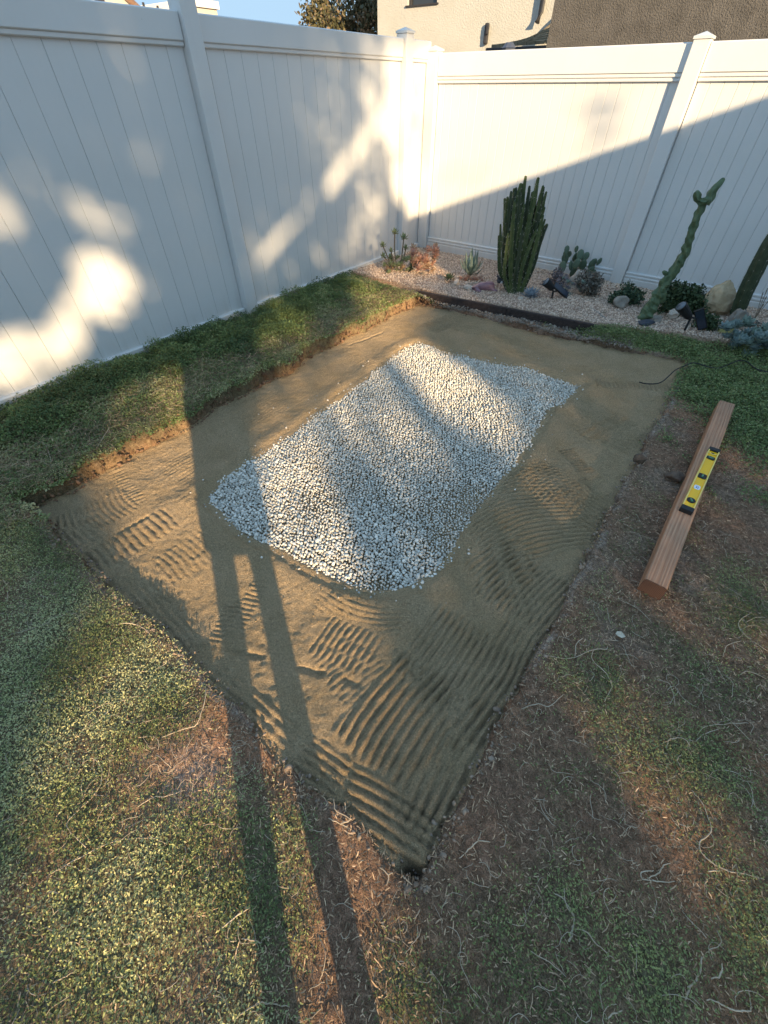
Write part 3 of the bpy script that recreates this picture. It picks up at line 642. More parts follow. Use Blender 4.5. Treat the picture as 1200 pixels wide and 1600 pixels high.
def leaf_cloud(name, centers, radii, n, size, m, parent, seed=3, keepf=None, squash=1.0):
    r2 = np.random.default_rng(seed); C_ = np.array(centers, float); Rr = np.array(radii, float)
    wgt = Rr ** 2 / (Rr ** 2).sum(); k = r2.choice(len(C_), n, p=wgt); d = r2.normal(size=(n, 3)); d /= np.linalg.norm(d, axis=1)[:, None]
    P = C_[k] + d * (Rr[k] * (r2.random(n) ** .45))[:, None] * np.array([1, 1, squash])
    if keepf is not None: kk = keepf(P); P = P[kk]; d = d[kk]; n = len(P)
    a = r2.normal(size=(n, 3)); a /= np.linalg.norm(a, axis=1)[:, None]; b = np.cross(a, d + r2.normal(size=(n, 3)) * .6); b /= np.linalg.norm(b, axis=1)[:, None] + 1e-9
    S = (size * r2.uniform(.6, 1.35, n))[:, None]
    v = np.stack([P, P + a * S * .5 + b * S * .28, P + a * S, P + a * S * .5 - b * S * .28], 1).reshape(-1, 3)
    f = (np.array([[0, 1, 2, 3]]) + (np.arange(n) * 4)[:, None]).reshape(-1, 4)
    return tag(np_mesh(name, v, f, m, parent, attr={'tone': np.repeat(np.clip(r2.normal(.5, .25, n), 0, 1), 4)}), kind='stuff')
M['olive_leaf'] = leaf_mat('olive_leaf', (.05, .055, .025), (.13, .12, .06), (.27, .19, .12))
M['bark'] = simple('bark', (.07, .05, .035), (.16, .12, .09), 12, .95, .008)
tb = PY(540, 60, 7.0); tr = empty('olive_tree', (tb.x, 7.0, 0)); tag(tr, 'olive green and rusty leaved tree beyond the left fence beside the cream house', 'tree')
tube('trunk', [(0, 0, -.1), (.05, 0, 1.0), (-.05, .1, 1.9)], [.16, .12, .09], M['bark'], tr, 8)
tips = [(490, 22, .42), (515, 28, .45), (500, 45, .5), (545, 35, .5), (570, 22, .48), (575, 50, .6), (535, 55, .6), (500, 60, .5), (585, 8, .4), (588, 35, .5), (575, 5, .35), (505, 14, .28)]
cs = []; rs = []
for i, (u, v, r_) in enumerate(tips):
    q = PY(u, v, 7.0 + random.uniform(-.3, .3)); cs.append((q.x - tb.x, q.y - 7.0, q.z)); rs.append(r_)
    tube('branch', smooth_path([(-.05, .1, 1.75), (cs[-1][0] * .5, .05, 1.8 + (q.z - 1.9) * .4), cs[-1]], 3), [.05, .045, .04, .03, .025, .018, .01], M['bark'], tr, 5)
leaf_cloud('crown', cs, rs, 6500, .10, M['olive_leaf'], tr, 5)

# ------------------------------------------------------------------ behind the camera: what shades the yard
# neighbouring house (its eave draws the slanting shadow on the right fence)
HB = empty('stucco_house'); tag(HB, 'house behind the viewer whose eave shades the right fence', 'house')
box('wall', (7.9, -5.0, -.2), (14, 3.0, 2.88), M['stucco'], HB); box('roof', (7.6, -5.2, 2.885), (14.3, 3.3, 3.0), M['shingle'], HB)
# sun patches that the crown openings are cut to throw, measured on the ground ('g') and on the fences ('l', 'r'), with how open each is
def W(kind, pts):
    out = []
    for u, v in pts:
        if kind == 'g': q = G(u, v, -.03); out.append((q.x, q.y))
        elif kind == 'l': q = PX(u, v, 0); out.append((q.y, q.z))
        else: q = PY(u, v, 0); out.append((q.x, q.z))
    return out
LIT = [('g', [(120, 735), (300, 655), (318, 700), (335, 850), (362, 1060), (420, 1200), (480, 1320), (560, 1600), (600, 1750), (40, 1750), (30, 1500), (50, 1180), (90, 1060), (150, 960), (200, 868), (155, 862)], 1.0),
       ('g', [(330, 880), (450, 900), (560, 915), (620, 950), (640, 1040), (610, 1130), (580, 1260), (620, 1500), (680, 1750), (500, 1750), (400, 1200)], .97),
       ('g', [(580, 1400), (660, 1440), (730, 1600), (640, 1700), (560, 1600)], .3),
       ('g', [(410, 690), (455, 660), (500, 640), (530, 700), (545, 800), (560, 880), (580, 925), (500, 900), (430, 860), (415, 780)], .7),
       ('g', [(525, 600), (600, 570), (650, 640), (720, 740), (680, 790), (560, 760), (530, 680)], .5),
       ('g', [(620, 540), (680, 540), (740, 575), (800, 625), (830, 690), (800, 712), (740, 690), (680, 640)], 1.0),
       ('g', [(535, 515), (590, 462), (690, 462), (670, 535), (600, 585), (545, 565)], 1.0), ('g', [(390, 620), (560, 510), (600, 570), (480, 660), (400, 720)], .4),
       ('g', [(540, 440), (630, 440), (630, 480), (560, 500)], .85), ('g', [(400, 480), (470, 460), (480, 540), (410, 560)], .5), ('g', [(560, 400), (700, 400), (700, 440), (570, 445)], .5),
       ('g', [(235, 590), (300, 570), (315, 660), (240, 690)], .85), ('g', [(180, 620), (230, 600), (235, 680), (190, 700)], .5),
       ('g', [(880, 1085), (950, 1075), (1010, 1130), (1070, 1210), (1110, 1340), (1120, 1400), (1010, 1330), (940, 1230)], .5),
       ('g', [(1120, 1430), (1260, 1360), (1260, 1580), (1150, 1560)], .8), ('g', [(1090, 1380), (1130, 1450), (1090, 1500)], .4),
       ('l', [(90, 298), (138, 306), (176, 340), (148, 360), (108, 345)], .62), ('l', [(145, 310), (205, 345), (215, 372), (165, 368)], .4),
       ('l', [(105, 400), (165, 375), (200, 412), (215, 452), (185, 508), (130, 495), (140, 540), (100, 575), (40, 605), (-60, 630), (-60, 530), (10, 520), (70, 512), (95, 475), (118, 435)], .85),
       ('l', [(-60, 230), (55, 245), (75, 320), (20, 372), (-60, 360)], .12), ('l', [(-60, 310), (15, 320), (12, 352), (-60, 370)], .6), ('l', [(150, 400), (215, 400), (250, 470), (200, 500)], .08),
       ('l', [(360, 330), (420, 340), (470, 440), (400, 470)], .05), ('l', [(130, 60), (190, 20), (220, 110), (170, 120)], .12),
       ('l', [(606, 166), (624, 170), (572, 232), (514, 307), (504, 292), (554, 218)], .9), ('l', [(478, 322), (486, 330), (425, 400), (405, 425), (395, 415), (435, 360)], .75),
       ('l', [(600, 60), (700, 60), (700, 345), (640, 350), (612, 300), (600, 200)], .85), ('l', [(540, 60), (600, 60), (600, 380), (545, 400), (560, 200)], .2), ('l', [(430, 60), (540, 60), (550, 300), (480, 330)], .05), ('l', [(480, 380), (600, 340), (600, 400), (500, 430)], .1),
       ('r', [(600, 40), (1500, 30), (1500, 400), (655, 345), (650, 120)], 1.0)]
DIM = [('r', [(905, 140), (985, 150), (975, 225), (915, 235)], .38), ('r', [(690, 225), (770, 235), (740, 300), (690, 290)], .15), ('l', [(640, 130), (690, 150), (680, 200), (640, 210)], .3)]
LITW = [(k, W(k, p_), d) for k, p_, d in LIT]; DIMW = [(k, W(k, p_), d) for k, p_, d in DIM]
def openness(P):
    x, y, z = P.T; hx, hy = SUN_H.x, SUN_H.y
    dg = z / TE; dl = -x / hx; dr = -y / hy
    res = np.full(len(P), .004); kind = np.where((dg <= dl) & (dg <= dr), 0, np.where(dl <= dr, 1, 2)); dd = np.minimum(np.minimum(dg, dl), dr)
    X = x + hx * dd; Y = y + hy * dd; Z = z - TE * dd
    res = np.where((kind == 0) & (X > 2.3), .07, np.where(kind == 0, .03, res))
    for tb_, sign in ((LITW, 1), (DIMW, -1)):
        for k, poly, dens in tb_:
            ki = 'glr'.index(k); A_ = np.where(ki == 0, X, Y) if ki < 2 else X; B_ = Y if ki == 0 else Z
            hit = (kind == ki) & inpoly(A_, B_, poly)
            res = np.where(hit, np.maximum(res, dens) if sign > 0 else res * (1 - dens), res)
    over = (kind > 0) & (Z > 2.05); res = np.where(over, 1.0, res)
    return 1 - np.clip(-np.log(np.clip(res, 1e-3, 1)) / 5.5, 0, 1)          # share of leaves missing for that much light
def crown_keep(P): return np.random.default_rng(17).random(len(P)) > openness(P)
K0 = Vector((CAM.x, CAM.y, 0)); UP_ = Vector((.5305, .8477, 0))
M['shade_leaf'] = leaf_mat('shade_leaf', (.02, .04, .015), (.05, .08, .03), (.10, .13, .05))
for ti, (uc, D, lab, u0, u1) in enumerate([(-2.3, 14.2, 'unseen tree behind the viewer, crown cut to throw sun patches, the one nearest the left fence', -3.6, -.9), (.3, 13.8, 'unseen tree behind the viewer, crown cut to throw sun patches, the middle one', -.9, 1.5), (2.7, 14.5, 'unseen tree behind the viewer, crown cut to throw sun patches, next to the neighbouring house', 1.5, 4.3)]):
    base = K0 - SUN_H * D + UP_ * uc; T = empty('shade_tree', base); tag(T, lab, 'tree', 'unseen trees shaped to shade the yard from behind the viewer')
    tube('trunk', [(0, 0, -.1), (.05, 0, 2.2), (0, .05, 4.0)], [.24, .19, .14], M['bark'], T, 8)
    nn = 42000; r2 = np.random.default_rng(40 + ti)
    uu = r2.uniform(u0, u1, nn); zz = r2.uniform(3.2, 9.6, nn); DD = D + r2.normal(0, .55, nn)
    P = np.array(K0)[None] - np.array(SUN_H)[None] * DD[:, None] + np.array(UP_)[None] * uu[:, None]; P[:, 2] = zz
    kp = r2.random(nn) > openness(P); P = P[kp]; n = len(P)  # unseen crown shaped by dropping leaves where a sun patch must fall
    a = r2.normal(size=(n, 3)); a /= np.linalg.norm(a, axis=1)[:, None]; b = np.cross(a, r2.normal(size=(n, 3))); b /= np.linalg.norm(b, axis=1)[:, None]; S = r2.uniform(.08, .15, n)[:, None]
    P0 = P - a * S * .5 - np.array(base)
    v = np.stack([P0, P0 + a * S * .5 + b * S * .36, P0 + a * S, P0 + a * S * .5 - b * S * .36], 1).reshape(-1, 3); f = np.arange(n * 4).reshape(-1, 4)
    tag(np_mesh('crown', v, f, M['shade_leaf'], T, attr={'tone': np.repeat(r2.random(n), 4)}), kind='stuff')
# the person taking the picture, standing just behind the lens, throws the two leg shadows
def skin_body(name, verts, edges, radii, m, parent, sub=1):
    me = bpy.data.meshes.new(name); me.from_pydata([Vector(v) for v in verts], edges, []); me.materials.append(m)
    o = bpy.data.objects.new(name, me); COL.objects.link(o); o.parent = parent
    sk = o.modifiers.new('skin', 'SKIN'); 
    for i, r_ in enumerate(radii): me.skin_vertices[0].data[i].radius = (r_, r_) if not hasattr(r_, '__len__') else r_
    me.skin_vertices[0].data[0].use_root = True
    sb = o.modifiers.new('sub', 'SUBSURF'); sb.levels = sub; sb.render_levels = sub; sk.use_smooth_shade = True
    return o

LEGU = [(-.14, 0), (.09, 0)]
exec_person = True
def uval(u, v):
    q = G(u, v, 0); return (q - K0).dot(UP_)
la = uval(437, 1558); lb = uval(545, 1500); print('leg u', la, lb, uval(358, 867), uval(420, 900))
lm = (la + lb) / 2; hwid = abs(lb - la) / 2
pb = K0 - SUN_H * .42 + UP_ * lm
PE = empty('person', pb, math.atan2(SUN_H.y, SUN_H.x)); tag(PE, 'unseen person standing behind the lens taking the picture, coat added to shape the shadow', 'person')
# local +X faces along the light, local +Y to the left
cl = simple('cloth', (.04, .04, .05), (.07, .07, .08), 30); skn = simple('skin', (.45, .28, .2), (.5, .33, .25), 20)
h2 = hwid
vb = [(0, 0, .92), (0, h2 * .9, .86), (0.02, h2, .48), (-.02, h2, .08), (.12, h2, .035), (0, -h2 * .9, .86), (.02, -h2, .48), (-.02, -h2, .08), (.12, -h2, .035), (0, 0, 1.15), (0, 0, 1.36), (0, .17, 1.40), (.10, .22, 1.17), (.32, .10, 1.32), (0, -.17, 1.40), (.10, -.22, 1.17), (.32, -.10, 1.32), (.02, 0, 1.47), (.04, 0, 1.58), (.05, 0, 1.68)]
eb = [(0, 1), (1, 2), (2, 3), (3, 4), (0, 5), (5, 6), (6, 7), (7, 8), (0, 9), (9, 10), (10, 11), (11, 12), (12, 13), (10, 14), (14, 15), (15, 16), (10, 17), (17, 18), (18, 19)]
rb = [.14, .085, .06, .04, .04, .085, .06, .04, .04, .13, .13, .06, .045, .03, .06, .045, .03, .055, .09, .07]
skin_body('body', vb, eb, rb, skn, PE, 2)
bm = bmesh.new(); segs = 16; prof = [(.50, h2 + .08), (.6, h2 + .09), (.9, .18), (1.1, .16), (1.38, .19), (1.45, .08)]
rings = []
for z_, r_ in prof: rings.append([bm.verts.new((math.cos(a_ * 2 * math.pi / segs) * r_ * .62, math.sin(a_ * 2 * math.pi / segs) * r_, z_)) for a_ in range(segs)])
for i in range(len(rings) - 1):
    for k in range(segs): bm.faces.new([rings[i][k], rings[i][(k + 1) % segs], rings[i + 1][(k + 1) % segs], rings[i + 1][k]])
bm_obj('coat', bm, cl, PE, smooth=True)  # added coat, its hem set where the two leg shadows join

# ------------------------------------------------------------------ edging board between bed and sand
M['edging'] = simple('edging', (.035, .026, .024), (.07, .05, .045), 25, .75, .002)
A = G(632, 457, -.01); B = G(945, 516, 0.0); d = (B - A).normalized(); n_ed = Vector((-d.y, d.x, 0)); L = (B - A).length
ang = math.atan2(d.y, d.x)
ed = empty('edging_board', (A.x, A.y, 0), ang); tag(ed, 'ribbed dark brown edging board between the pebble bed and the sand', 'edging')
prof = [(0, -.12)];  zz = -.11
while zz < .02: prof += [(-.004, zz), (-.004, zz + .008), (0, zz + .011), (0, zz + .014)]; zz += .014
prof += [(0, .03), (.022, .03), (.022, -.12)]
prism('plank', prof, 'x', 0, L * .55, M['edging'], ed); prism('plank', prof, 'x', L * .55 + .006, L + .15, M['edging'], ed)

# ------------------------------------------------------------------ timber and spirit level
def timber_mat():
    t = NT('redwood'); mp = t.n('ShaderNodeMapping'); t.l(t.pos(), mp.inputs[0]); mp.inputs['Scale'].default_value = (1.2, 38, 38)
    wv = t.n('ShaderNodeTexWave'); wv.bands_direction = 'Y'; wv.inputs['Scale'].default_value = .55; wv.inputs['Distortion'].default_value = 9; wv.inputs['Detail'].default_value = 3; wv.inputs['Detail Scale'].default_value = 1.2
    t.l(mp.outputs[0], wv.inputs[0]); fine = t.noise(4, 5, .7, mp.outputs[0])
    c = t.ramp(wv.outputs['Fac'], [(.1, (.40, .205, .12)), (.5, (.44, .235, .14)), (.95, (.48, .265, .16))])
    c = t.mix(1, c, t.ramp(fine, [(.3, .72), (.7, 1.22)]), 'MULTIPLY')
    big = t.noise(3, 3); c = t.mix(1, c, t.ramp(big, [(.3, .82), (.7, 1.1)]), 'MULTIPLY')
    kn = t.n('ShaderNodeTexVoronoi'); kn.inputs['Scale'].default_value = 1.0; mp2 = t.n('ShaderNodeMapping'); t.l(t.pos(), mp2.inputs[0]); mp2.inputs['Scale'].default_value = (3.0, 7, 7); t.l(mp2.outputs[0], kn.inputs['Vector'])
    c = t.mix(t.ramp(kn.outputs['Distance'], [(.06, .85), (.13, 0)]), c, (.10, .04, .02))
    return t.fin(c, .7, t.bump(fine, .002, 1, t.bump(wv.outputs['Fac'], .0006)), .25)
M['timber'] = timber_mat()
def endgrain_mat():
    t = NT('end_grain'); mp = t.n('ShaderNodeMapping'); t.l(t.pos(), mp.inputs[0]); mp.inputs['Location'].default_value = (0, -.02, .05)
    wv = t.n('ShaderNodeTexWave'); wv.wave_type = 'RINGS'; wv.rings_direction = 'X'; wv.inputs['Scale'].default_value = 45; wv.inputs['Distortion'].default_value = 2; t.l(mp.outputs[0], wv.inputs[0])
    return t.fin(t.ramp(wv.outputs['Fac'], [(.2, (.11, .055, .035)), (.8, (.20, .10, .065))]), .8, None, .2)
zt = .089
P0 = G(1043, 922, zt); P1 = G(1148, 634, zt); d = (P1 - P0); Lb = d.length; d.normalize(); ang = math.atan2(d.y, d.x); lf = Vector((-d.y, d.x, 0))
TB = empty('timber_post', P0 + lf * .0445 - Vector((0, 0, zt - .004)), ang); tag(TB, 'reddish brown sawn timber lying on the dark soil right of the sand', 'timber')
TB.rotation_euler = (0, R(-.3), ang)
bm = bmesh.new(); add_box(bm, (0, -.0445, 0), (Lb, .0445, .089)); o = bm_obj('beam', bm, M['timber'], TB, bevel=.008)
bm = bmesh.new(); rr = .012; pts = []
for cx_, cz_, a0 in ((.0445 - rr, .089 - rr, 0), (-.0445 + rr, .089 - rr, 90), (-.0445 + rr, rr, 180), (.0445 - rr, rr, 270)):
    for k in range(4): a_ = R(a0 + k * 30); pts.append((-.0012, cx_ + rr * math.cos(a_), cz_ + rr * math.sin(a_)))
vsl = [bm.verts.new(q) for q in pts]; bm.faces.new(vsl); vs2 = [bm.verts.new((.003, q[1] * .99, q[2])) for q in pts]
for i in range(len(pts)): bm.faces.new([vsl[i], vsl[(i + 1) % 16], vs2[(i + 1) % 16], vs2[i]])
bmesh.ops.recalc_face_normals(bm, faces=bm.faces); bm_obj('end_grain', bm, endgrain_mat(), TB)
a = G(1071, 800, .105); b = G(1116, 703, .105); d = b - a; LL = d.length; d.normalize(); ang = math.atan2(d.y, d.x)
LV = empty('spirit_level', (a.x, a.y, .098), ang); tag(LV, 'yellow spirit level with three vials lying on the timber', 'level')
LV.location.z = .0955
M['yellow'] = simple('yellow_paint', (.95, .50, .001), (1.0, .55, .002), 15, .38, .0004, spec=.5)
M['yellow_edge'] = simple('yellow_edge', (.80, .58, .12), (.88, .68, .2), 30, .35, .0002, spec=.5)
M['black'] = simple('black_plastic', (.012, .012, .013), (.022, .022, .024), 30, .5, .0003)
M['vial'] = simple('vial', (.05, .16, .10), (.12, .30, .20), 60, .15, .0001, spec=.6)
wl_ = .026
box('web', (.03, -.022, .004), (LL - .03, .022, .016), M['yellow'], LV, .001)
for sgn in (-1, 1): box('edge_rail', (.03, sgn * .0235 - .0028, 0), (LL - .028, sgn * .0235 + .0028, .024), M['yellow_edge'], LV, .0012)
for x0 in (0, LL - .034): box('end_cap', (x0, -.0272, -.0005), (x0 + .034, .0272, .0248), M['black'], LV, .003)
def oval(name, cx_, rx, ry, sup, z0, z1, m, parent, cy0=0):
    bm = bmesh.new(); n = 24; A_, B_ = [], []
    for k in range(n):
        a_ = 2 * math.pi * k / n; c_, s_ = math.cos(a_), math.sin(a_)
        x_ = rx * math.copysign(abs(c_) ** sup, c_); y_ = ry * math.copysign(abs(s_) ** sup, s_)
        A_.append(bm.verts.new((cx_ + x_, cy0 + y_, z0))); B_.append(bm.verts.new((cx_ + x_, cy0 + y_, z1)))
    for k in range(n): bm.faces.new([A_[k], A_[(k + 1) % n], B_[(k + 1) % n], B_[k]])
    bm.faces.new(A_[::-1]); bm.faces.new(B_); return bm_obj(name, bm, m, parent)
for fr, rx, ry, sup, ang_v, lab in ((.15, .021, .019, 1.0, .5, 'oval angle vial'), (.52, .023, .019, .45, 0.0, 'square centre vial'), (.83, .017, .0195, .5, math.pi / 2, 'oblong plumb vial')):
    hs = oval('vial_housing', LL * fr, rx, ry, sup, .010, .0185, M['black'], LV); hs['label'] = lab
    bm = bmesh.new(); Mx = Matrix.Translation((LL * fr, 0, .0195)) @ Matrix.Rotation(ang_v, 4, 'Z') @ Matrix.Rotation(math.pi / 2, 4, 'Y')
    bmesh.ops.create_cone(bm, cap_ends=True, segments=12, radius1=.0048, radius2=.0048, depth=.024, matrix=Mx); bm_obj('vial', bm, M['vial'], hs, smooth=True)
box('notch', (LL * .905, -.008, .0162), (LL * .925, .008, .0168), M['black'], LV)
for sg in (-1, 1):
    Mx = Matrix.Translation((LL * .895, sg * .010, .018)) @ Matrix.Rotation(sg * -.45, 4, 'Z'); bm = bmesh.new(); add_box(bm, (-.002, -.012, -.002), (.002, .012, .004), Mx); bm_obj('rib', bm, M['yellow_edge'], LV)
oval('sticker', LL * .345, .019, .014, .6, .0163, .0166, simple('sticker', (.78, .8, .84), (.82, .84, .88), 20, .5, .0001), LV)
pr_ = simple('print', (.05, .08, .28), (.08, .1, .35), 20)
for q in ((.0, .004, .004, .0015), (.005, -.003, .0035, .002), (-.006, .001, .002, .004), (.009, .003, .002, .002), (-.011, -.004, .002, .0015), (-.002, -.006, .0035, .001)):
    box('print', (LL * .345 + q[0] - q[2], q[1] - q[3], .0167), (LL * .345 + q[0] + q[2], q[1] + q[3], .0169), pr_, LV)

# ------------------------------------------------------------------ rocks
def rock(name, u, v, w, h, dep, m, label, cat='rock', seed=0, point=0.0, rz=0, sink=.15, sub=3, jag=.22):
    b = G(u, v, 0.02); bm = bmesh.new(); bmesh.ops.create_icosphere(bm, subdivisions=sub, radius=1)
    r2 = np.random.default_rng(900 + seed)
    for k in range(9):
        nn = Vector(r2.normal(size=3)).normalized(); lim = r2.uniform(.6, .85)
        for q in bm.verts:
            dd = q.co.dot(nn)
            if dd > lim: q.co -= nn * (dd - lim)
    for q in bm.verts:
        q.co *= 1 + jag * mnoise.fractal(q.co * 1.6 + Vector((seed * 7.1, 0, 0)), 1.0, 2.0, 4)
        if q.co.z > 0: k = 1 - point * q.co.z; q.co.x *= k; q.co.y *= k
        q.co = Vector((q.co.x * w / 2, q.co.y * dep / 2, (q.co.z * .5 + .5 - sink) * h))
    o = bm_obj(name, bm, m, None, smooth=False); o.location = (b.x, b.y, float(soil_z(np.array([b.x]), np.array([b.y]))[0])); o.rotation_euler = (0, 0, YAW + rz); return tag(o, label, cat)
M['tan_rock'] = simple('tan_rock', (.34, .25, .15), (.60, .47, .31), 9, .9, .012, 25)
M['grey_rock'] = simple('grey_rock', (.17, .15, .13), (.36, .32, .27), 9, .9, .010, 25)
M['pale_rock'] = simple('pale_rock', (.42, .35, .29), (.66, .58, .5), 9, .9, .010, 25)
M['slate'] = simple('slate', (.035, .042, .055), (.06, .07, .09), 12, .7, .002)
rock('boulder', 1112, 490, .36, .31, .26, M['tan_rock'], 'tan pointed boulder against the fence between bush and spiny cactus', seed=1, point=.55, sub=4)
rock('boulder', 1142, 518, .17, .20, .16, M['grey_rock'], 'greyish leaning boulder in front of the tan pointed one', seed=2, point=.3, rz=.6, sub=4)
rock('boulder', 898, 447, .17, .22, .15, M['pale_rock'], 'pale pinkish rock ringed by paddle and lilac succulents', seed=3, point=.3, sub=3)
rock('rock', 965, 484, .15, .13, .12, M['grey_rock'], 'blocky grey rock left of the twisted cactus', seed=4, point=.05)
rock('rock', 713, 444, .07, .08, .06, M['pale_rock'], 'small upright tan rock beside the agave', seed=5, point=.3)
rock('rock', 733, 450, .16, .05, .09, M['pale_rock'], 'low flat grey tan rock in front of the agave', seed=6)
rock('rock', 1045, 503, .11, .10, .08, M['pale_rock'], 'small whitish rock behind the right garden spotlight', seed=7)
rock('rock', 1142, 532, .06, .05, .05, M['grey_rock'], 'small grey stone below the golden ball cactus', seed=8)
rock('rock', 1117, 522, .07, .05, .06, M['grey_rock'], 'small lilac grey stone left of the golden ball cactus', seed=9)
rock('rock', 1022, 507, .11, .07, .07, M['grey_rock'], 'rounded grey stone behind the dark slate slab', seed=10)
o = rock('slate_slab', 1005, 512, .17, .055, .13, M['slate'], 'flat dark blue slate slab at the bed edge', 'slab', seed=11, jag=.1); 
for i, (u, v, w_, lab) in enumerate([(870, 455, .05, 'tiny tan stone behind the left garden spotlight'), (1196, 512, .09, 'pale stone by the frosty rosettes at the right edge'), (660, 428, .05, 'small stone below the pink leaved succulent'), (812, 468, .06, 'grey stone at the foot of the tall clustered cactus')]):
    rock('stone', u, v, w_, w_ * .6, w_ * .8, M['pale_rock'] if i % 2 else M['grey_rock'], lab, seed=20 + i, sub=2)
o = rock('earth_clod', 1055, 745, .10, .06, .09, simple('clod', (.11, .075, .055), (.19, .13, .095), 30, .95, .006), 'dark clod of earth on the soil left of the timber', 'clod', seed=31)
rock('earth_clod', 1000, 717, .07, .07, .06, simple('clod2', (.10, .07, .05), (.17, .12, .085), 30, .95, .006), 'dark clod of earth at the right rim of the sand', 'clod', seed=32)

# ------------------------------------------------------------------ plants
def plant_mat(name, a, b, rough=.5, sc=25, bump=.002): return simple(name, a, b, sc, rough, bump, spec=.35)
M['cactus'] = plant_mat('cactus_green', (.045, .068, .025), (.115, .145, .055))
M['cactus_dark'] = plant_mat('cactus_dark', (.03, .045, .025), (.065, .085, .045))
M['cactus_blue'] = plant_mat('twisted_cactus', (.05, .085, .045), (.12, .165, .085))
M['rib_edge'] = plant_mat('rib_edge', (.12, .13, .07), (.20, .19, .12))
M['spine'] = simple('spine', (.45, .40, .33), (.6, .55, .47), 30, .7, .0001)
def ribbed(name, path, radii, ribs, depth, m, parent, twist=0, seed=0, lump=0, seg=4, areoles=None, flat=1):
    P = smooth_path(path, seg); n = len(P); vs, fs = [], []; ns = ribs * 4; ar = []
    rr_ = np.interp(np.linspace(0, 1, n), np.linspace(0, 1, len(radii)), radii); acc = 0
    for i, p in enumerate(P):
        d = (P[min(i + 1, n - 1)] - P[max(i - 1, 0)]).normalized(); u = d.cross(Vector((.3, 1, .1))).normalized(); w_ = u.cross(d)
        if i: acc += (P[i] - P[i - 1]).length
        for k in range(ns):
            a = 2 * math.pi * k / ns + twist * acc; q = (k % 4); rf = 1 if q == 0 else (1 - depth if q == 2 else 1 - depth * .62)
            lm_ = 1 + lump * mnoise.noise(Vector((acc * 22, k / ns * 6.0, seed)))
            pos_ = p + (u * math.cos(a) + w_ * math.sin(a)) * rr_[i] * rf * lm_; vs.append(pos_)
            if q == 0 and areoles and i % areoles == 0: ar.append((pos_, (pos_ - p).normalized()))
    for i in range(n - 1):
        for k in range(ns): fs.append((i * ns + k, i * ns + (k + 1) % ns, (i + 1) * ns + (k + 1) % ns, (i + 1) * ns + k))
    top = len(vs); vs.append(P[-1] + (P[-1] - P[-2]).normalized() * rr_[-1] * .5)
    bm = bmesh.new(); bv = [bm.verts.new(v) for v in vs]
    for f in fs: bm.faces.new([bv[i] for i in f])
    for k in range(ns): bm.faces.new([bv[(n - 1) * ns + k], bv[(n - 1) * ns + (k + 1) % ns], bv[top]])
    bmesh.ops.recalc_face_normals(bm, faces=bm.faces); o = bm_obj(name, bm, m, parent, smooth=False)
    if ar:
        bm = bmesh.new()
        for p, nn in ar:
            for k in range(5):
                dv = (nn + Vector((random.gauss(0, .7), random.gauss(0, .7), random.gauss(0, .7)))).normalized() * random.uniform(.008, .02); t1 = dv.orthogonal().normalized() * .0009; t2 = dv.cross(t1).normalized() * .0009
                a_, b_, c_ = bm.verts.new(p + t1), bm.verts.new(p - t1 * .5 + t2), bm.verts.new(p - t1 * .5 - t2); tp = bm.verts.new(p + dv)
                bm.faces.new([a_, b_, tp]); bm.faces.new([b_, c_, tp]); bm.faces.new([c_, a_, tp])
        tag(bm_obj('spines', bm, M['spine'], o), kind='stuff')
    return o
# tall clustered columnar cactus
cb = G(803, 456, .01); CC = empty('column_cactus'); tag(CC, 'tall dark green clustered column cactus with many upright stems against the fence', 'cactus')
stems = [  # base u, mid u,v, top u,v, radius
    (797, 786, 400, 797, 298, .026), (794, 783, 410, 785, 354, .018), (796, 782, 425, 782, 372, .016), (800, 795, 380, 803, 300, .024), (802, 800, 370, 812, 286, .026), (806, 806, 370, 822, 276, .026), (808, 815, 370, 826, 290, .024),
    (805, 812, 390, 838, 276, .026), (810, 822, 370, 842, 286, .024), (812, 828, 370, 848, 296, .026), (814, 835, 370, 857, 302, .022), (813, 832, 390, 853, 326, .024), (812, 833, 410, 852, 350, .018), (800, 803, 390, 816, 288, .024), (798, 790, 390, 793, 320, .022),
    (805, 808, 400, 820, 320, .028), (808, 814, 400, 832, 300, .026), (800, 797, 410, 806, 330, .026), (810, 820, 410, 840, 330, .026), (812, 824, 420, 848, 340, .022), (806, 810, 410, 827, 345, .026), (803, 803, 420, 812, 355, .024), (796, 785, 420, 790, 360, .020), (808, 812, 415, 834, 355, .024), (801, 801, 370, 808, 296, .022)]
for k in range(26):
    f = k / 25; stems.append((798 + 16 * f, 788 + 42 * f, 400 + random.uniform(-15, 20), 790 + 64 * f, 306 + random.uniform(-22, 45), random.uniform(.022, .028)))
for i, (bu, mu, mv, tu, tv, r_) in enumerate(stems):
    off = HEAD * random.uniform(-.07, .07); b = V(bu + random.uniform(-2, 2), 452, cb) + off; b.z = 0
    m_ = V(mu, mv, cb) + off * 1.4; t_ = V(tu, tv, cb) + off * 1.8; v1 = V((bu + mu) / 2 - 1, 440, cb) + off; v1.z = max(v1.z, .06)
    ribbed('stem', [b, v1, m_, m_.lerp(t_, .55) + Vector((random.uniform(-.012, .012), 0, 0)), t_], [r_ * .95, r_ * 1.05, r_ * 1.15, r_ * 1.05, r_ * .5], 4, .5, M['cactus'] if i % 3 else M['cactus_dark'], CC, twist=random.uniform(-.6, .6), seed=i, lump=.16, seg=8, areoles=3)
b = V(820, 432, cb); ribbed('stem', [V(813, 436, cb), V(822, 433, cb), V(828, 420, cb), V(838, 395, cb), V(850, 352, cb)], [.008, .010, .012, .015, .008], 4, .45, M['cactus'], CC, seed=60, lump=.1, seg=6)
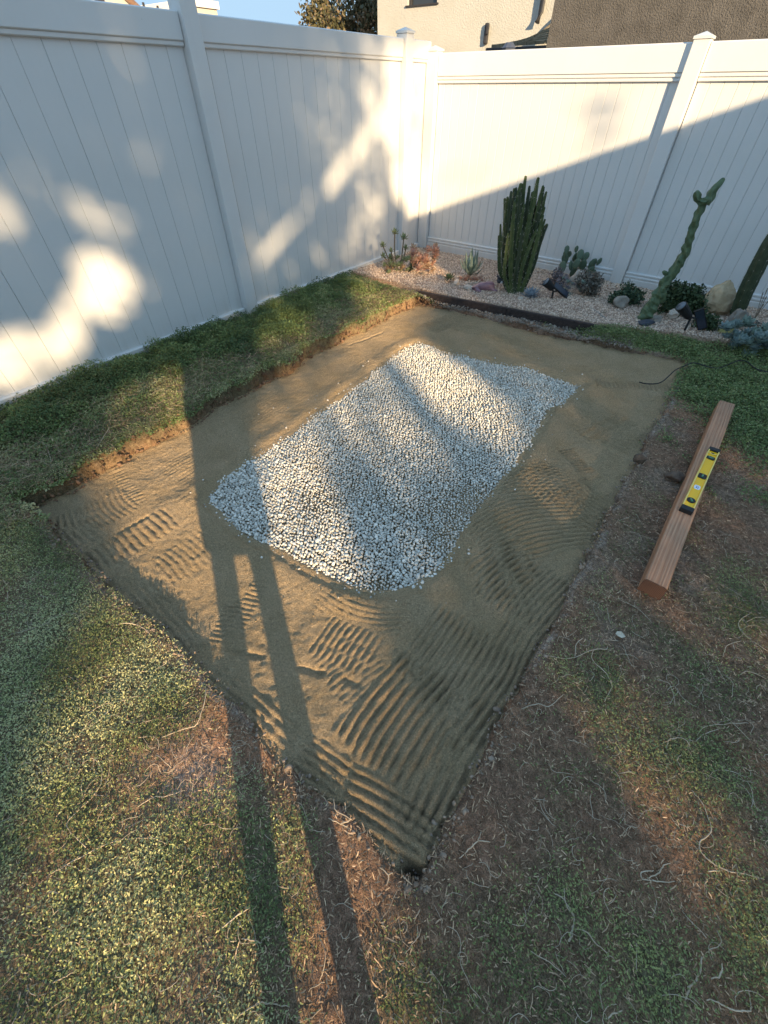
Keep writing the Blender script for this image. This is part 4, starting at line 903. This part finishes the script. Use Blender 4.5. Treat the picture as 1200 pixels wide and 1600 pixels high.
# twisted leaning cactus
tb_ = G(1003, 505, .01); TC = empty('twisted_cactus'); tag(TC, 'leaning lumpy green twisted cactus with a forked tip', 'cactus')
pth = [(1004, 503), (1012, 488), (1028, 465), (1040, 440), (1052, 425), (1068, 400), (1078, 372), (1084, 352), (1096, 325), (1103, 312)]
ribbed('stem', [V(u, v, tb_) for u, v in pth], [.06, .062, .055, .045, .042, .038, .034, .030, .027, .022], 5, .22, M['cactus_blue'], TC, twist=7, seed=3, lump=.65, seg=8)
ribbed('branch', [V(u, v, tb_) for u, v in [(1102, 318), (1108, 310), (1113, 300), (1121, 290), (1131, 279)]], [.034, .036, .030, .027, .012], 5, .25, M['cactus_blue'], TC, twist=5, seed=4, lump=.6, seg=6)
ribbed('branch', [V(u, v, tb_) for u, v in [(1103, 318), (1096, 316), (1090, 310), (1089, 299)]], [.026, .028, .028, .018], 5, .25, M['cactus_blue'], TC, twist=5, seed=5, lump=.6, seg=6)
ribbed('bud', [V(1046, 430, tb_), V(1039, 427, tb_), V(1036, 424, tb_)], [.014, .018, .010], 5, .2, M['cactus_blue'], TC, seed=6, lump=.4)
# spiny column at the right edge
sb_ = G(1149, 502, .02); SC = empty('spiny_cactus'); tag(SC, 'dark spiny column cactus leaning in at the right edge', 'cactus')
ribbed('stem', [V(u, v, sb_) for u, v in [(1149, 500), (1152, 488), (1165, 455), (1182, 420), (1202, 382), (1225, 345)]], [.048, .058, .063, .062, .06, .045], 7, .24, M['cactus_dark'], SC, twist=.3, seed=9, lump=.05, seg=7, areoles=3)

def leafy(bm, p, d, L, wd_, thick=.25, curl=0.0):
    d = d.normalized(); s_ = d.cross(Vector((0, 0, 1)))
    if s_.length < .05: s_ = Vector((1, 0, 0))
    s_.normalize(); n_ = s_.cross(d).normalized()
    if n_.z < 0: n_ = -n_
    m_ = p + d * L * .55 - n_ * curl * L * .2; tp = p + d * L + n_ * curl * L * .35
    a = bm.verts.new(p + s_ * wd_ * .25); b = bm.verts.new(p - s_ * wd_ * .25); c = bm.verts.new(m_ + s_ * wd_ * .5 + n_ * wd_ * .1); e = bm.verts.new(m_ - s_ * wd_ * .5 + n_ * wd_ * .1); t_ = bm.verts.new(tp)
    lo = bm.verts.new(m_ - n_ * wd_ * thick); up = bm.verts.new(m_ + n_ * wd_ * .02); bm.faces.new([a, c, up, b]) if False else None
    for f in ((a, c, up), (a, up, b), (b, up, e), (c, t_, up), (up, t_, e), (a, lo, c), (a, b, lo), (b, e, lo), (c, lo, t_), (e, t_, lo)): bm.faces.new(f)
def rosette(name, p, r, m, parent, n=26, axis=None, up=.35, wd=.42, parent_inv=None, curl=.4, label=None):
    bm = bmesh.new(); axis = (axis or Vector((0, 0, 1))).normalized(); q = Vector((0, 0, 1)).rotation_difference(axis)
    for k in range(n):
        f = k / n; a = k * 2.39996; el = up + (1.45 - up) * f ** 1.3; L = r * (1 - .62 * f)
        d = Vector((math.cos(a) * math.cos(el), math.sin(a) * math.cos(el), math.sin(el))); leafy(bm, p + q @ (d * r * .08), q @ d, L, r * wd * (1 - .5 * f), .2, curl)
    bmesh.ops.recalc_face_normals(bm, faces=bm.faces); o = bm_obj(name, bm, m, parent, smooth=False)
    return o
M['aeon'] = plant_mat('aeonium', (.16, .20, .09), (.32, .34, .18)); M['aeon_pink'] = plant_mat('aeonium_pink', (.38, .24, .16), (.55, .40, .27)); M['redsucc'] = plant_mat('red_succulent', (.38, .19, .14), (.60, .36, .27))
M['bluegreen'] = plant_mat('bluegreen', (.12, .18, .15), (.26, .33, .28)); M['lilac'] = plant_mat('lilac', (.15, .14, .17), (.30, .27, .30)); M['echev'] = plant_mat('echeveria', (.17, .21, .25), (.32, .37, .42)); M['frost'] = plant_mat('frost', (.13, .19, .18), (.27, .34, .33))
M['agave'] = plant_mat('agave', (.16, .21, .16), (.32, .38, .30)); M['darkgreen'] = plant_mat('darkgreen', (.03, .055, .03), (.07, .11, .055)); M['pad'] = plant_mat('pad', (.06, .10, .065), (.13, .18, .12)); M['stem'] = plant_mat('woody', (.14, .11, .07), (.26, .21, .15), .8)
M['gold'] = plant_mat('gold', (.22, .17, .04), (.38, .33, .10))
def rand_blob(u, v, b, ju, jv, jd): return V(u + random.uniform(-ju, ju), v + random.uniform(-jv, jv), b) + HEAD * random.uniform(-jd, jd)
# aeonium with tall stems
ab = G(622, 428, 0); AE = empty('aeonium'); tag(AE, 'leggy green and pink aeonium with tall rosettes in the fence corner', 'succulent')
for u, v, r_ in [(617, 364, .06), (631, 372, .065), (598, 384, .055), (599, 401, .055), (611, 392, .045), (634, 388, .05)]:
    p = V(u, v, ab); p0 = V(u * .4 + 622 * .6, 420, ab); tube('stalk', smooth_path([p0, p0.lerp(p, .5) + Vector((random.uniform(-.03, .03), 0, 0)), p], 4), .007, M['stem'], AE, 5); rosette('rosette', p, r_, M['aeon'], AE, 20, Vector((.3, -.4, 1)))
for k in range(26):
    p = rand_blob(620, 414, ab, 24, 13, .08); p.z = max(p.z, .02); rosette('rosette', p, random.uniform(.04, .065), random.choice([M['aeon'], M['aeon_pink'], M['aeon']]), AE, 15, Vector((random.uniform(-.6, .6), -.5, 1)))
rb_ = G(662, 430, 0); RS = empty('red_succulent'); tag(RS, 'bushy coral red rosette succulent beside the leggy aeonium', 'succulent')
for k in range(34):
    p = rand_blob(664, 404, rb_, 20, 20, .09); p.z = max(p.z, .02)
    if p.x < .1: p.x = .1
    rosette('rosette', p, random.uniform(.05, .08), random.choice([M['redsucc'], M['redsucc'], M['aeon_pink']]), RS, 16, Vector((random.uniform(-.6, .6), -.7, .8)), wd=.6)
# agave and neighbours
gb = G(733, 438, 0); AG = empty('agave'); tag(AG, 'small pale green agave with upright pointed leaves', 'agave')
for k in range(17):
    f = k / 17; a = k * 2.4; el = .5 + .95 * f; bm = bmesh.new(); d = Vector((math.cos(a) * math.cos(el), math.sin(a) * math.cos(el), math.sin(el))); leafy(bm, gb + Vector((0, 0, .05)), d, .25 * (.75 + .4 * f), .05, .15, .3)
    bmesh.ops.recalc_face_normals(bm, faces=bm.faces); bm_obj('leaf', bm, M['agave'], AG)
rosette('small_agave', G(701, 440, .02) + Vector((0, 0, .03)), .085, M['darkgreen'], None, 34, Vector((0, -.2, 1)), up=.2, wd=.25); tag(bpy.data.objects['small_agave'], 'small dark green spiky rosette left of the agave', 'succulent')
for (u, v, n_, mm, lab) in [(727, 440, 7, 'redsucc', 'low dull red rosettes at the foot of the agave'), (748, 440, 6, 'redsucc', 'low brownish red rosettes between agave and figurine')]:
    bb = G(u, v, 0); e = empty('low_succulent'); tag(e, lab, 'succulent')
    for k in range(n_): p = rand_blob(u, v - 2, bb, 9, 4, .05); p.z = max(p.z, .02); rosette('rosette', p, .035, M[mm], e, 13, Vector((random.uniform(-.4, .4), -.3, 1)))
# figurine
fb = G(757, 456, 0); FG = empty('animal_figurine', (fb.x, fb.y, .01), YAW + .05); tag(FG, 'small purple animal figurine with dark white-marked head lying by the tall cactus', 'figurine'); FG.scale = (.8, .8, .85)
pm = simple('purple_glaze', (.19, .10, .13), (.28, .17, .20), 14, .4, .001, spec=.5); dm = simple('dark_glaze', (.04, .045, .055), (.09, .10, .12), 14, .4, .001, spec=.5)
skin_body('body', [(0, 0, .05), (-.08, 0, .055), (-.13, 0, .055), (-.15, -.02, .03), (.07, 0, .06), (.12, 0, .085), (.10, -.05, .02), (.15, -.07, .015), (-.11, -.06, .02), (-.07, -.09, .015), (-.17, .03, .03)], [(0, 1), (1, 2), (2, 3), (0, 4), (4, 5), (4, 6), (6, 7), (2, 8), (8, 9), (2, 10)], [.05, .05, .045, .03, .048, .035, .022, .016, .026, .016, .015], pm, FG, 2)
hd = skin_body('head', [(.14, 0, .115), (.165, 0, .125), (.20, -.01, .11), (.225, -.015, .10)], [(0, 1), (1, 2), (2, 3)], [.03, .042, .026, .018], dm, FG, 2)
bm = bmesh.new(); bmesh.ops.create_icosphere(bm, subdivisions=2, radius=.017, matrix=Matrix.Translation((.20, -.028, .10))); bm_obj('muzzle', bm, simple('white_glaze', (.6, .6, .62), (.75, .75, .77), 14, .4), hd, smooth=True)
for sx, sy__ in ((.15, -.03), (.15, .03)):
    bm = bmesh.new(); bmesh.ops.create_cone(bm, cap_ends=True, segments=8, radius1=.016, radius2=.002, depth=.04, matrix=Matrix.Translation((sx, sy__, .165))); bm_obj('ear', bm, dm, hd, smooth=True)
# blue echeveria
o = rosette('echeveria', G(829, 462, .03) + Vector((0, 0, .0)), .11, M['echev'], None, 46, Vector((-.1, -.35, 1)), up=.15, wd=.28); tag(o, 'blue grey echeveria rosette right of the tall clustered cactus', 'succulent')
# paddle plant
pb_ = G(905, 440, 0); PD = empty('paddle_cactus'); tag(PD, 'bluish green paddle cactus behind the pale rock', 'cactus')
pm_ = bmesh.new(); bmesh.ops.create_icosphere(pm_, subdivisions=2, radius=1)
for q in pm_.verts: q.co = Vector((q.co.x * (1 - .25 * (q.co.z < 0) * -q.co.z), q.co.y * .2, q.co.z))
pme = bpy.data.meshes.new('pad'); pm_.to_mesh(pme); pm_.free(); pme.materials.append(M['pad']); pme.polygons.foreach_set('use_smooth', np.ones(len(pme.polygons), bool))
for u, v, r_, tl in [(888, 392, .035, -.1), (893, 401, .035, .2), (887, 408, .05, -.3), (881, 420, .055, -.2), (908, 400, .05, .1), (905, 393, .03, 0), (919, 405, .045, .5), (926, 412, .05, .5), (931, 418, .05, .6), (920, 424, .055, .3), (899, 412, .05, .2), (912, 416, .055, 0), (893, 416, .045, -.1), (876, 430, .05, -.4), (935, 408, .035, .4), (928, 432, .05, .4), (902, 405, .045, -.2), (896, 425, .05, .1), (884, 398, .03, -.4)]:
    p = V(u, v, pb_) + HEAD * random.uniform(-.03, .10); o = bpy.data.objects.new('pad', pme); COL.objects.link(o); o.parent = PD; o.location = p; o.scale = (r_ * .8, r_ * .9, r_ * 1.15); o.rotation_euler = (random.uniform(-.4, .4), tl, YAW + random.uniform(-.9, .9))
tube('stalk', [(pb_.x, pb_.y, 0), V(903, 420, pb_)], .02, M['stem'], PD)
def cluster(name, u, v, n, ju, jv, jd, rad, mats, label, cat='succulent', nl=14, ax=.5, wd=.42):
    bb = G(u, v, 0); e = empty(name); tag(e, label, cat)
    for k in range(n):
        p = rand_blob(u, v - jv, bb, ju, jv, jd); p.z = max(p.z, .015); rosette('rosette', p, rad * random.uniform(.7, 1.25), M[random.choice(mats)], e, nl, Vector((random.uniform(-.5, .5), -.4, 1)), wd=wd)
    return e
cluster('lilac_succulent', 893, 463, 34, 19, 14, .10, .035, ['lilac', 'lilac', 'bluegreen'], 'lilac grey rosette cluster in front of the pale rock')
cluster('frosty_succulent', 1180, 548, 44, 34, 17, .16, .06, ['frost', 'frost', 'bluegreen'], 'clump of frosty blue green rosettes at the right edge of the bed', nl=20, wd=.75)
def bush(name, u, v, ru, rv, n, size, mat, label, cat='bush', nb=12, rd=.12, jd=.10):
    bb = G(u, v, 0); e = empty(name); tag(e, label, cat); cs, rs = [], []
    for k in range(nb):
        a = random.uniform(0, 6.28); f = math.sqrt(random.random()); p = V(u + ru * .75 * f * math.cos(a), v - rv + rv * .75 * f * math.sin(a), bb) + HEAD * random.uniform(-jd, jd); p.z = max(p.z, .03); cs.append(p[:]); rs.append(rd * random.uniform(.6, 1))
        tube('stem', [(bb.x + random.uniform(-.02, .02), bb.y, 0), (Vector((bb.x, bb.y, 0))).lerp(p, .6), p], [.006, .004, .002], M['stem'], e, 4)
    leaf_cloud('foliage', cs, rs, n, size, mat, e, seed=int(u)); return e
M['bush_dark'] = leaf_mat('bush_dark', (.02, .04, .02), (.05, .08, .035), (.11, .15, .07)); M['bush_jade'] = leaf_mat('bush_jade', (.03, .055, .035), (.06, .10, .055), (.12, .17, .10)); M['bush_grey'] = leaf_mat('bush_grey', (.09, .085, .075), (.17, .16, .13), (.28, .25, .22))
M['bush_mauve'] = leaf_mat('bush_mauve', (.10, .09, .10), (.20, .17, .18), (.32, .28, .29))
bush('jade_bush', 978, 478, 30, 16, 2600, .030, M['bush_jade'], 'low dark green jade bush between grey rock and twisted cactus', rd=.09)
bush('round_bush', 1062, 496, 34, 24, 4600, .032, M['bush_dark'], 'round dark green bush right of the twisted cactus', rd=.13, nb=16)
bush('grey_shrub', 926, 464, 24, 19, 2000, .028, M['bush_grey'], 'spindly grey green shrub right of the lilac rosettes', rd=.09)
bush('mauve_shrub', 872, 448, 12, 14, 500, .028, M['bush_mauve'], 'thin mauve sprigs left of the pale rock', rd=.07, nb=8)
bush('cushion_bush', 1103, 518, 20, 11, 1800, .026, M['bush_dark'], 'low olive green cushion plant behind the right garden spotlight', rd=.08)
bush('frosty_shrub', 1163, 512, 16, 8, 500, .03, M['bush_grey'], 'small dull green sprigs behind the frosty rosettes', rd=.05, nb=7)
bush('leafy_sprout', 852, 452, 6, 4, 120, .03, M['bush_mauve'], 'small wilted sprout left of the left garden spotlight', rd=.03, nb=4)
# golden ball cactus
q = G(1133, 526, .02); BC = ribbed('ball_cactus', [q + Vector((0, 0, -.02)), q + Vector((0, 0, .015)), q + Vector((0, 0, .05)), q + Vector((0, 0, .075))], [.045, .085, .075, .02], 12, .15, M['gold'], None, seed=2, seg=4, areoles=2); tag(BC, 'small yellow green ball cactus in front of the leaning boulder', 'cactus')
# grass sprig by the fence at the right edge
q = G(1178, 500, .02); SG = empty('grass_sprig', q); tag(SG, 'thin grey seed sprig in front of the fence at the right edge', 'plant')
for k in range(5):
    d = V(1196 + random.uniform(-4, 8), 450 + 6 * k, q) - q; tube('blade', smooth_path([(0, 0, 0), d * .5 + Vector((0, 0, .01)), d], 4), [.002] * 4 + [.003] * 3 + [.005, .002], M['stem'], SG, 4)
# dead branch on pebbles
q = [G(u, v, .035) for u, v in [(924, 482), (935, 490), (945, 497), (965, 502)]]; db = empty('dead_branch'); tag(db, 'dry grey branch lying on the pebbles left of the slate slab', 'branch')
tube('limb', smooth_path(q, 4), [.006, .008, .009, .010, .011, .011, .011, .011, .010, .009, .009, .008, .006], simple('dead_wood', (.16, .13, .11), (.3, .26, .22), 20), db, 6); tube('twig', [q[1], G(948, 487, .05)], .004, M['stem'], db, 5)
# spotlights
def spotlight(bu, bv, head, face, panel, pr2, label, stake_top):
    b = G(bu, bv, .0); e = empty('garden_spotlight'); tag(e, label, 'lamp', 'black solar garden spotlights')
    tp = V(*stake_top, b); tube('stake', [b + Vector((0, 0, -.03)), tp], .009, M['black'], e, 8)
    h0 = V(*head, b); h1 = V(*face, b); dr = (h1 - h0)
    tube('head', [h0, h0 + dr * .15, h0 + dr * .5, h1], [.018, .03, .036, .044], M['black'], e, 14, False)
    ln = tube('lens', [h1 + dr.normalized() * .001, h1 + dr.normalized() * .003], .038, simple('lens', (.12, .14, .17), (.16, .18, .2), 30, .1), e, 14)
    tube('bracket', [tp, h0], .008, M['black'], e, 8)
    p0 = V(*panel[0], b); p1 = V(*panel[1], b); ax = (p1 - p0); Lp = ax.length; ax.normalize(); nrm = Vector(pr2).normalized(); sd = ax.cross(nrm).normalized(); nrm = sd.cross(ax)
    Mx = Matrix((( ax.x, sd.x, nrm.x, p0.x), (ax.y, sd.y, nrm.y, p0.y), (ax.z, sd.z, nrm.z, p0.z), (0, 0, 0, 1)))
    pn = box('solar_panel', (0, -.035, -.012), (Lp, .035, .006), M['black'], e, .003, Mx)
    box('cell', (.008, -.028, .0065), (Lp - .008, .028, .0075), simple('solar_cell', (.02, .03, .05), (.035, .045, .07), 40, .15, .0001, spec=.7), pn, 0, Mx)
    tube('arm', [tp, p0.lerp(p1, .5) - nrm * .012], .007, M['black'], e, 8)
spotlight(862, 470, (864, 452), (853, 440), ((866, 444), (887, 462)), (-.3, -.6, .8), 'black solar spotlight aimed at the tall clustered cactus', (864, 456))
spotlight(1064, 527, (1078, 497), (1064, 478), ((1092, 484), (1098, 514)), (-.1, -.9, .4), 'black solar spotlight on a stake in front of the round bush', (1080, 496))
# cable
cab = [(1000, 594), (1015, 597), (1035, 594), (1052, 583), (1062, 578), (1078, 577), (1100, 583), (1118, 584), (1135, 578), (1148, 573), (1160, 574), (1170, 583), (1182, 589), (1215, 596), (1260, 610)]
z_ = lambda q: float(np.maximum(ground_z(np.array([q.x]), np.array([q.y])), np.where(pit_in(np.array([q.x]), np.array([q.y])) > 0, -.035, -9))[0]) + .02
pts = []
for u, v in cab: q = G(u, v, .01); q.z = z_(q) + (.045 if u > 1050 else .010); pts.append(q)
tag(tube('cable', smooth_path(pts, 5), .004, M['black'], None, 6), 'thin black cable snaking from the sand over the green lawn', 'cable')

# ------------------------------------------------------------------ dry runners lying on the soil (each picked out in the photograph)
def c7(p): return (p[0] / 3 + 800, p[1] / 3 + 900)
def c8(p): return (p[0] / 3 + 800, p[1] / 3 + 1200)
def c5(p): return (p[0] / 2.4, p[1] / 2.4 + 1100)
def c3(p): return (p[0] / 2.4, p[1] / 2.4 + 700)
def c6(p): return (p[0] / 3 + 500, p[1] / 3 + 1200)
def c2(p): return (p[0] / 1.875, p[1] / 1.875 + 420)
RUN = [
 (c7, [[(170, 375), (270, 390), (380, 350), (440, 345), (450, 320), (430, 300), (500, 305)], [(380, 350), (375, 390), (440, 460), (465, 520), (430, 590)], [(290, 385), (300, 320), (330, 295)]], 'long forked pale runner reaching from the right rim of the sand', .0026),
 (c7, [[(40, 625), (120, 600), (170, 615), (235, 560)]], 'short pale runner curling over the notch in the right rim', .0026),
 (c7, [[(500, 115), (590, 150), (650, 215)]], 'thin pale runner just below the near end of the timber', .0016),
 (c7, [[(670, 485), (740, 510), (765, 610)]], 'thin arched runner between the timber and the warm light patch', .0016),
 (c7, [[(695, 790), (770, 760), (810, 780), (830, 820)]], 'small hooped runner right of the warm light patch', .0018),
 (c7, [[(1130, 165), (1070, 210), (1090, 260), (1200, 350)], [(1100, 210), (1150, 188), (1200, 185)]], 'looping pale runner at the right edge below the timber', .0022),
 (c7, [[(1080, 300), (1010, 325), (990, 380)], [(1040, 320), (1050, 340)]], 'short forked runner left of the looping one at the right edge', .0017),
 (c7, [[(860, 780), (900, 740), (970, 720)], [(870, 745), (900, 710), (1010, 690), (1040, 700), (1120, 770)], [(1010, 690), (1110, 690)]], 'tangled pale runners on the green patch at the right', .0020),
 (c7, [[(1075, 460), (1110, 445), (1200, 475)]], 'pale arched runner near the right edge above the tangle', .0019),
 (c7, [[(170, 880), (190, 920), (290, 930)]], 'faint thin runner on brown soil left of the warm light patch', .0015),
 (c8, [[(850, 100), (900, 160), (930, 220), (940, 300), (890, 345), (910, 410), (1000, 475), (1090, 490), (1200, 520)], [(920, 485), (1000, 480)]], 'longest pale runner winding to the right edge of the picture', .0026),
 (c8, [[(665, 480), (615, 488), (620, 520), (700, 530), (800, 530)], [(640, 515), (690, 490), (715, 455), (745, 448)]], 'pale whisk shaped runner in the middle of the lower right soil', .0026),
 (c8, [[(245, 560), (260, 640), (300, 700), (290, 760), (270, 815)], [(300, 755), (350, 765), (400, 820), (450, 870)]], 'forked runner on the green patch in the lower middle right', .0025),
 (c8, [[(905, 885), (890, 985), (830, 1030)], [(850, 1020), (830, 1095)]], 'stubby woody twig near the bottom right', .0036),
 (c8, [[(920, 1090), (970, 1095), (1040, 1135), (1120, 1140), (1138, 1110), (1130, 1040)]], 'hooked pale runner at the bottom right corner', .0026),
 (c8, [[(1000, 920), (985, 975), (950, 995)]], 'short bent twig right of the stubby woody one', .0028),
 (c8, [[(440, 1180), (480, 1150), (525, 1145)]], 'short runner at the bottom edge right of centre', .0026),
 (c8, [[(595, 820), (598, 960)]], 'straight thin stem on the lower right soil', .0018),
 (c5, [[(35, 270), (75, 220), (125, 225), (155, 260)], [(125, 250), (135, 310), (120, 360)]], 'curled runner near the left edge of the lower lawn', .0024),
 (c5, [[(285, 230), (340, 198), (375, 250), (350, 330), (250, 430), (260, 480), (315, 535)]], 'S shaped pale runner on the sunlit lower left lawn', .0026),
 (c5, [[(510, 385), (570, 345), (620, 345), (690, 320)]], 'pale runner beside the bare pinkish patch on the left lawn', .0025),
 (c5, [[(160, 640), (230, 610), (300, 570), (420, 510), (560, 500), (620, 525)]], 'long tan runner crossing the sunlit lawn diagonally', .0022),
 (c5, [[(800, 860), (880, 800), (940, 760)], [(880, 800), (905, 840)]], 'tan twig beside the dark leg shadow on the lower lawn', .0026),
 (c5, [[(175, 1050), (220, 1030), (270, 1005)]], 'short tan runner near the bottom left', .0022),
 (c5, [[(900, 880), (945, 885), (980, 895)]], 'short pale stub crossing the dark leg shadow', .0028),
 (c5, [[(870, 1190), (920, 1150), (990, 1125), (1080, 1140)]], 'runner at the bottom edge crossing the leg shadow', .0026),
 (c3, [[(60, 945), (140, 940), (172, 1000), (165, 1100)]], 'hooped runner at the left edge of the sunlit lawn', .0026),
 (c3, [[(310, 1000), (370, 960), (450, 940), (520, 925)], [(320, 1045), (380, 1000), (420, 960)]], 'pair of long parallel runners left of the pit rim', .0024),
 (c3, [[(430, 655), (480, 652), (520, 660), (555, 690)]], 'pale stub on the rim where the lawn meets the sand', .0030),
 (c3, [[(762, 880), (765, 930), (735, 1030), (690, 1050), (600, 1080)]], 'reddish pale runner hanging from the near rim', .0024),
 (c3, [[(20, 690), (150, 655), (200, 625), (270, 610), (290, 640)]], 'long thin runner below the left corner of the sand', .0022),
 (c3, [[(500, 830), (560, 825), (620, 800)]], 'short tan twig left of the near rim', .0022),
 (c6, [[(65, 140), (75, 200), (150, 240)], [(45, 240), (100, 262), (130, 275)], [(100, 262), (150, 240)]], 'knot of pale rootlets at the near rim', .0022),
 (c6, [[(655, 420), (700, 380), (740, 340), (755, 300)], [(740, 340), (800, 342)]], 'forked white twig right of the near corner of the pit', .0028),
 (c6, [[(280, 465), (320, 500), (310, 550)], [(320, 500), (342, 490)]], 'small forked twig left of the near corner of the pit', .0024),
 (c6, [[(390, 500), (400, 520), (435, 545)]], 'rootlet poking over the near corner hole', .0020),
 (c6, [[(460, 740), (455, 800), (400, 870)], [(470, 660), (450, 700)]], 'thin runner below the near corner of the pit', .0018),
 (c6, [[(1100, 580), (1150, 620), (1200, 700)], [(1195, 740), (1190, 790), (1170, 812)]], 'pale bent twig on green soil at right of centre', .0024),
 (c2, [[(75, 540), (110, 515), (135, 520), (155, 570)]], 'hooped dry stem on the dark lawn near the left edge', .0035),
 (c2, [[(288, 535), (300, 515), (330, 475)]], 'straight dry stem on the lawn strip beside the bank', .0035)]
def zgrnd(q): return float(soil_z(np.array([q.x]), np.array([q.y]))[0])
for fn, lines, lab, r_ in RUN:
    first = None
    e = empty('dry_runner') if len(lines) > 1 else None
    if e: tag(e, lab, 'runner', 'dry runners lying on lawn and soil')
    for li, ln in enumerate(lines):
        pts = []
        for k, p_ in enumerate(ln): q = G(*fn(p_), .02); q.z = zgrnd(q) + random.uniform(.004, .018); pts.append(q)
        P_ = smooth_path(pts, 5); P_ = [p_ + Vector((random.gauss(0, .0009), random.gauss(0, .0009), 0)) for p_ in P_]; n = len(P_)
        rad = [r_ * .68 * (.55 + .45 * math.sin(math.pi * min(.9, (i + 1) / n))) for i in range(n)]
        o = tube('stem' if (e and li == 0) else ('side_shoot' if e else 'dry_runner'), P_, rad, M['runner'], e, 5)
        if not e: tag(o, lab, 'runner', 'dry runners lying on lawn and soil')
# fallen pale leaf
q = G(970, 992, .02); bm = bmesh.new(); pts = [(-.018, -.006, 0), (-.008, -.014, .004), (.006, -.012, .002), (.016, -.002, .006), (.010, .010, .001), (-.004, .013, .005), (-.016, .006, .003)]
c = bm.verts.new((0, 0, .007)); vv = [bm.verts.new(p_) for p_ in pts]
for i in range(7): bm.faces.new([vv[i], vv[(i + 1) % 7], c])
o = bm_obj('fallen_leaf', bm, simple('pale_leaf', (.5, .42, .32), (.62, .54, .42), 60, .8, .0003), None); o.location = (q.x, q.y, zgrnd(q) + .014); o.modifiers.new('thick', 'SOLIDIFY').thickness = .001; tag(o, 'pale dry fallen leaf on the soil below the timber', 'leaf')
print('done')
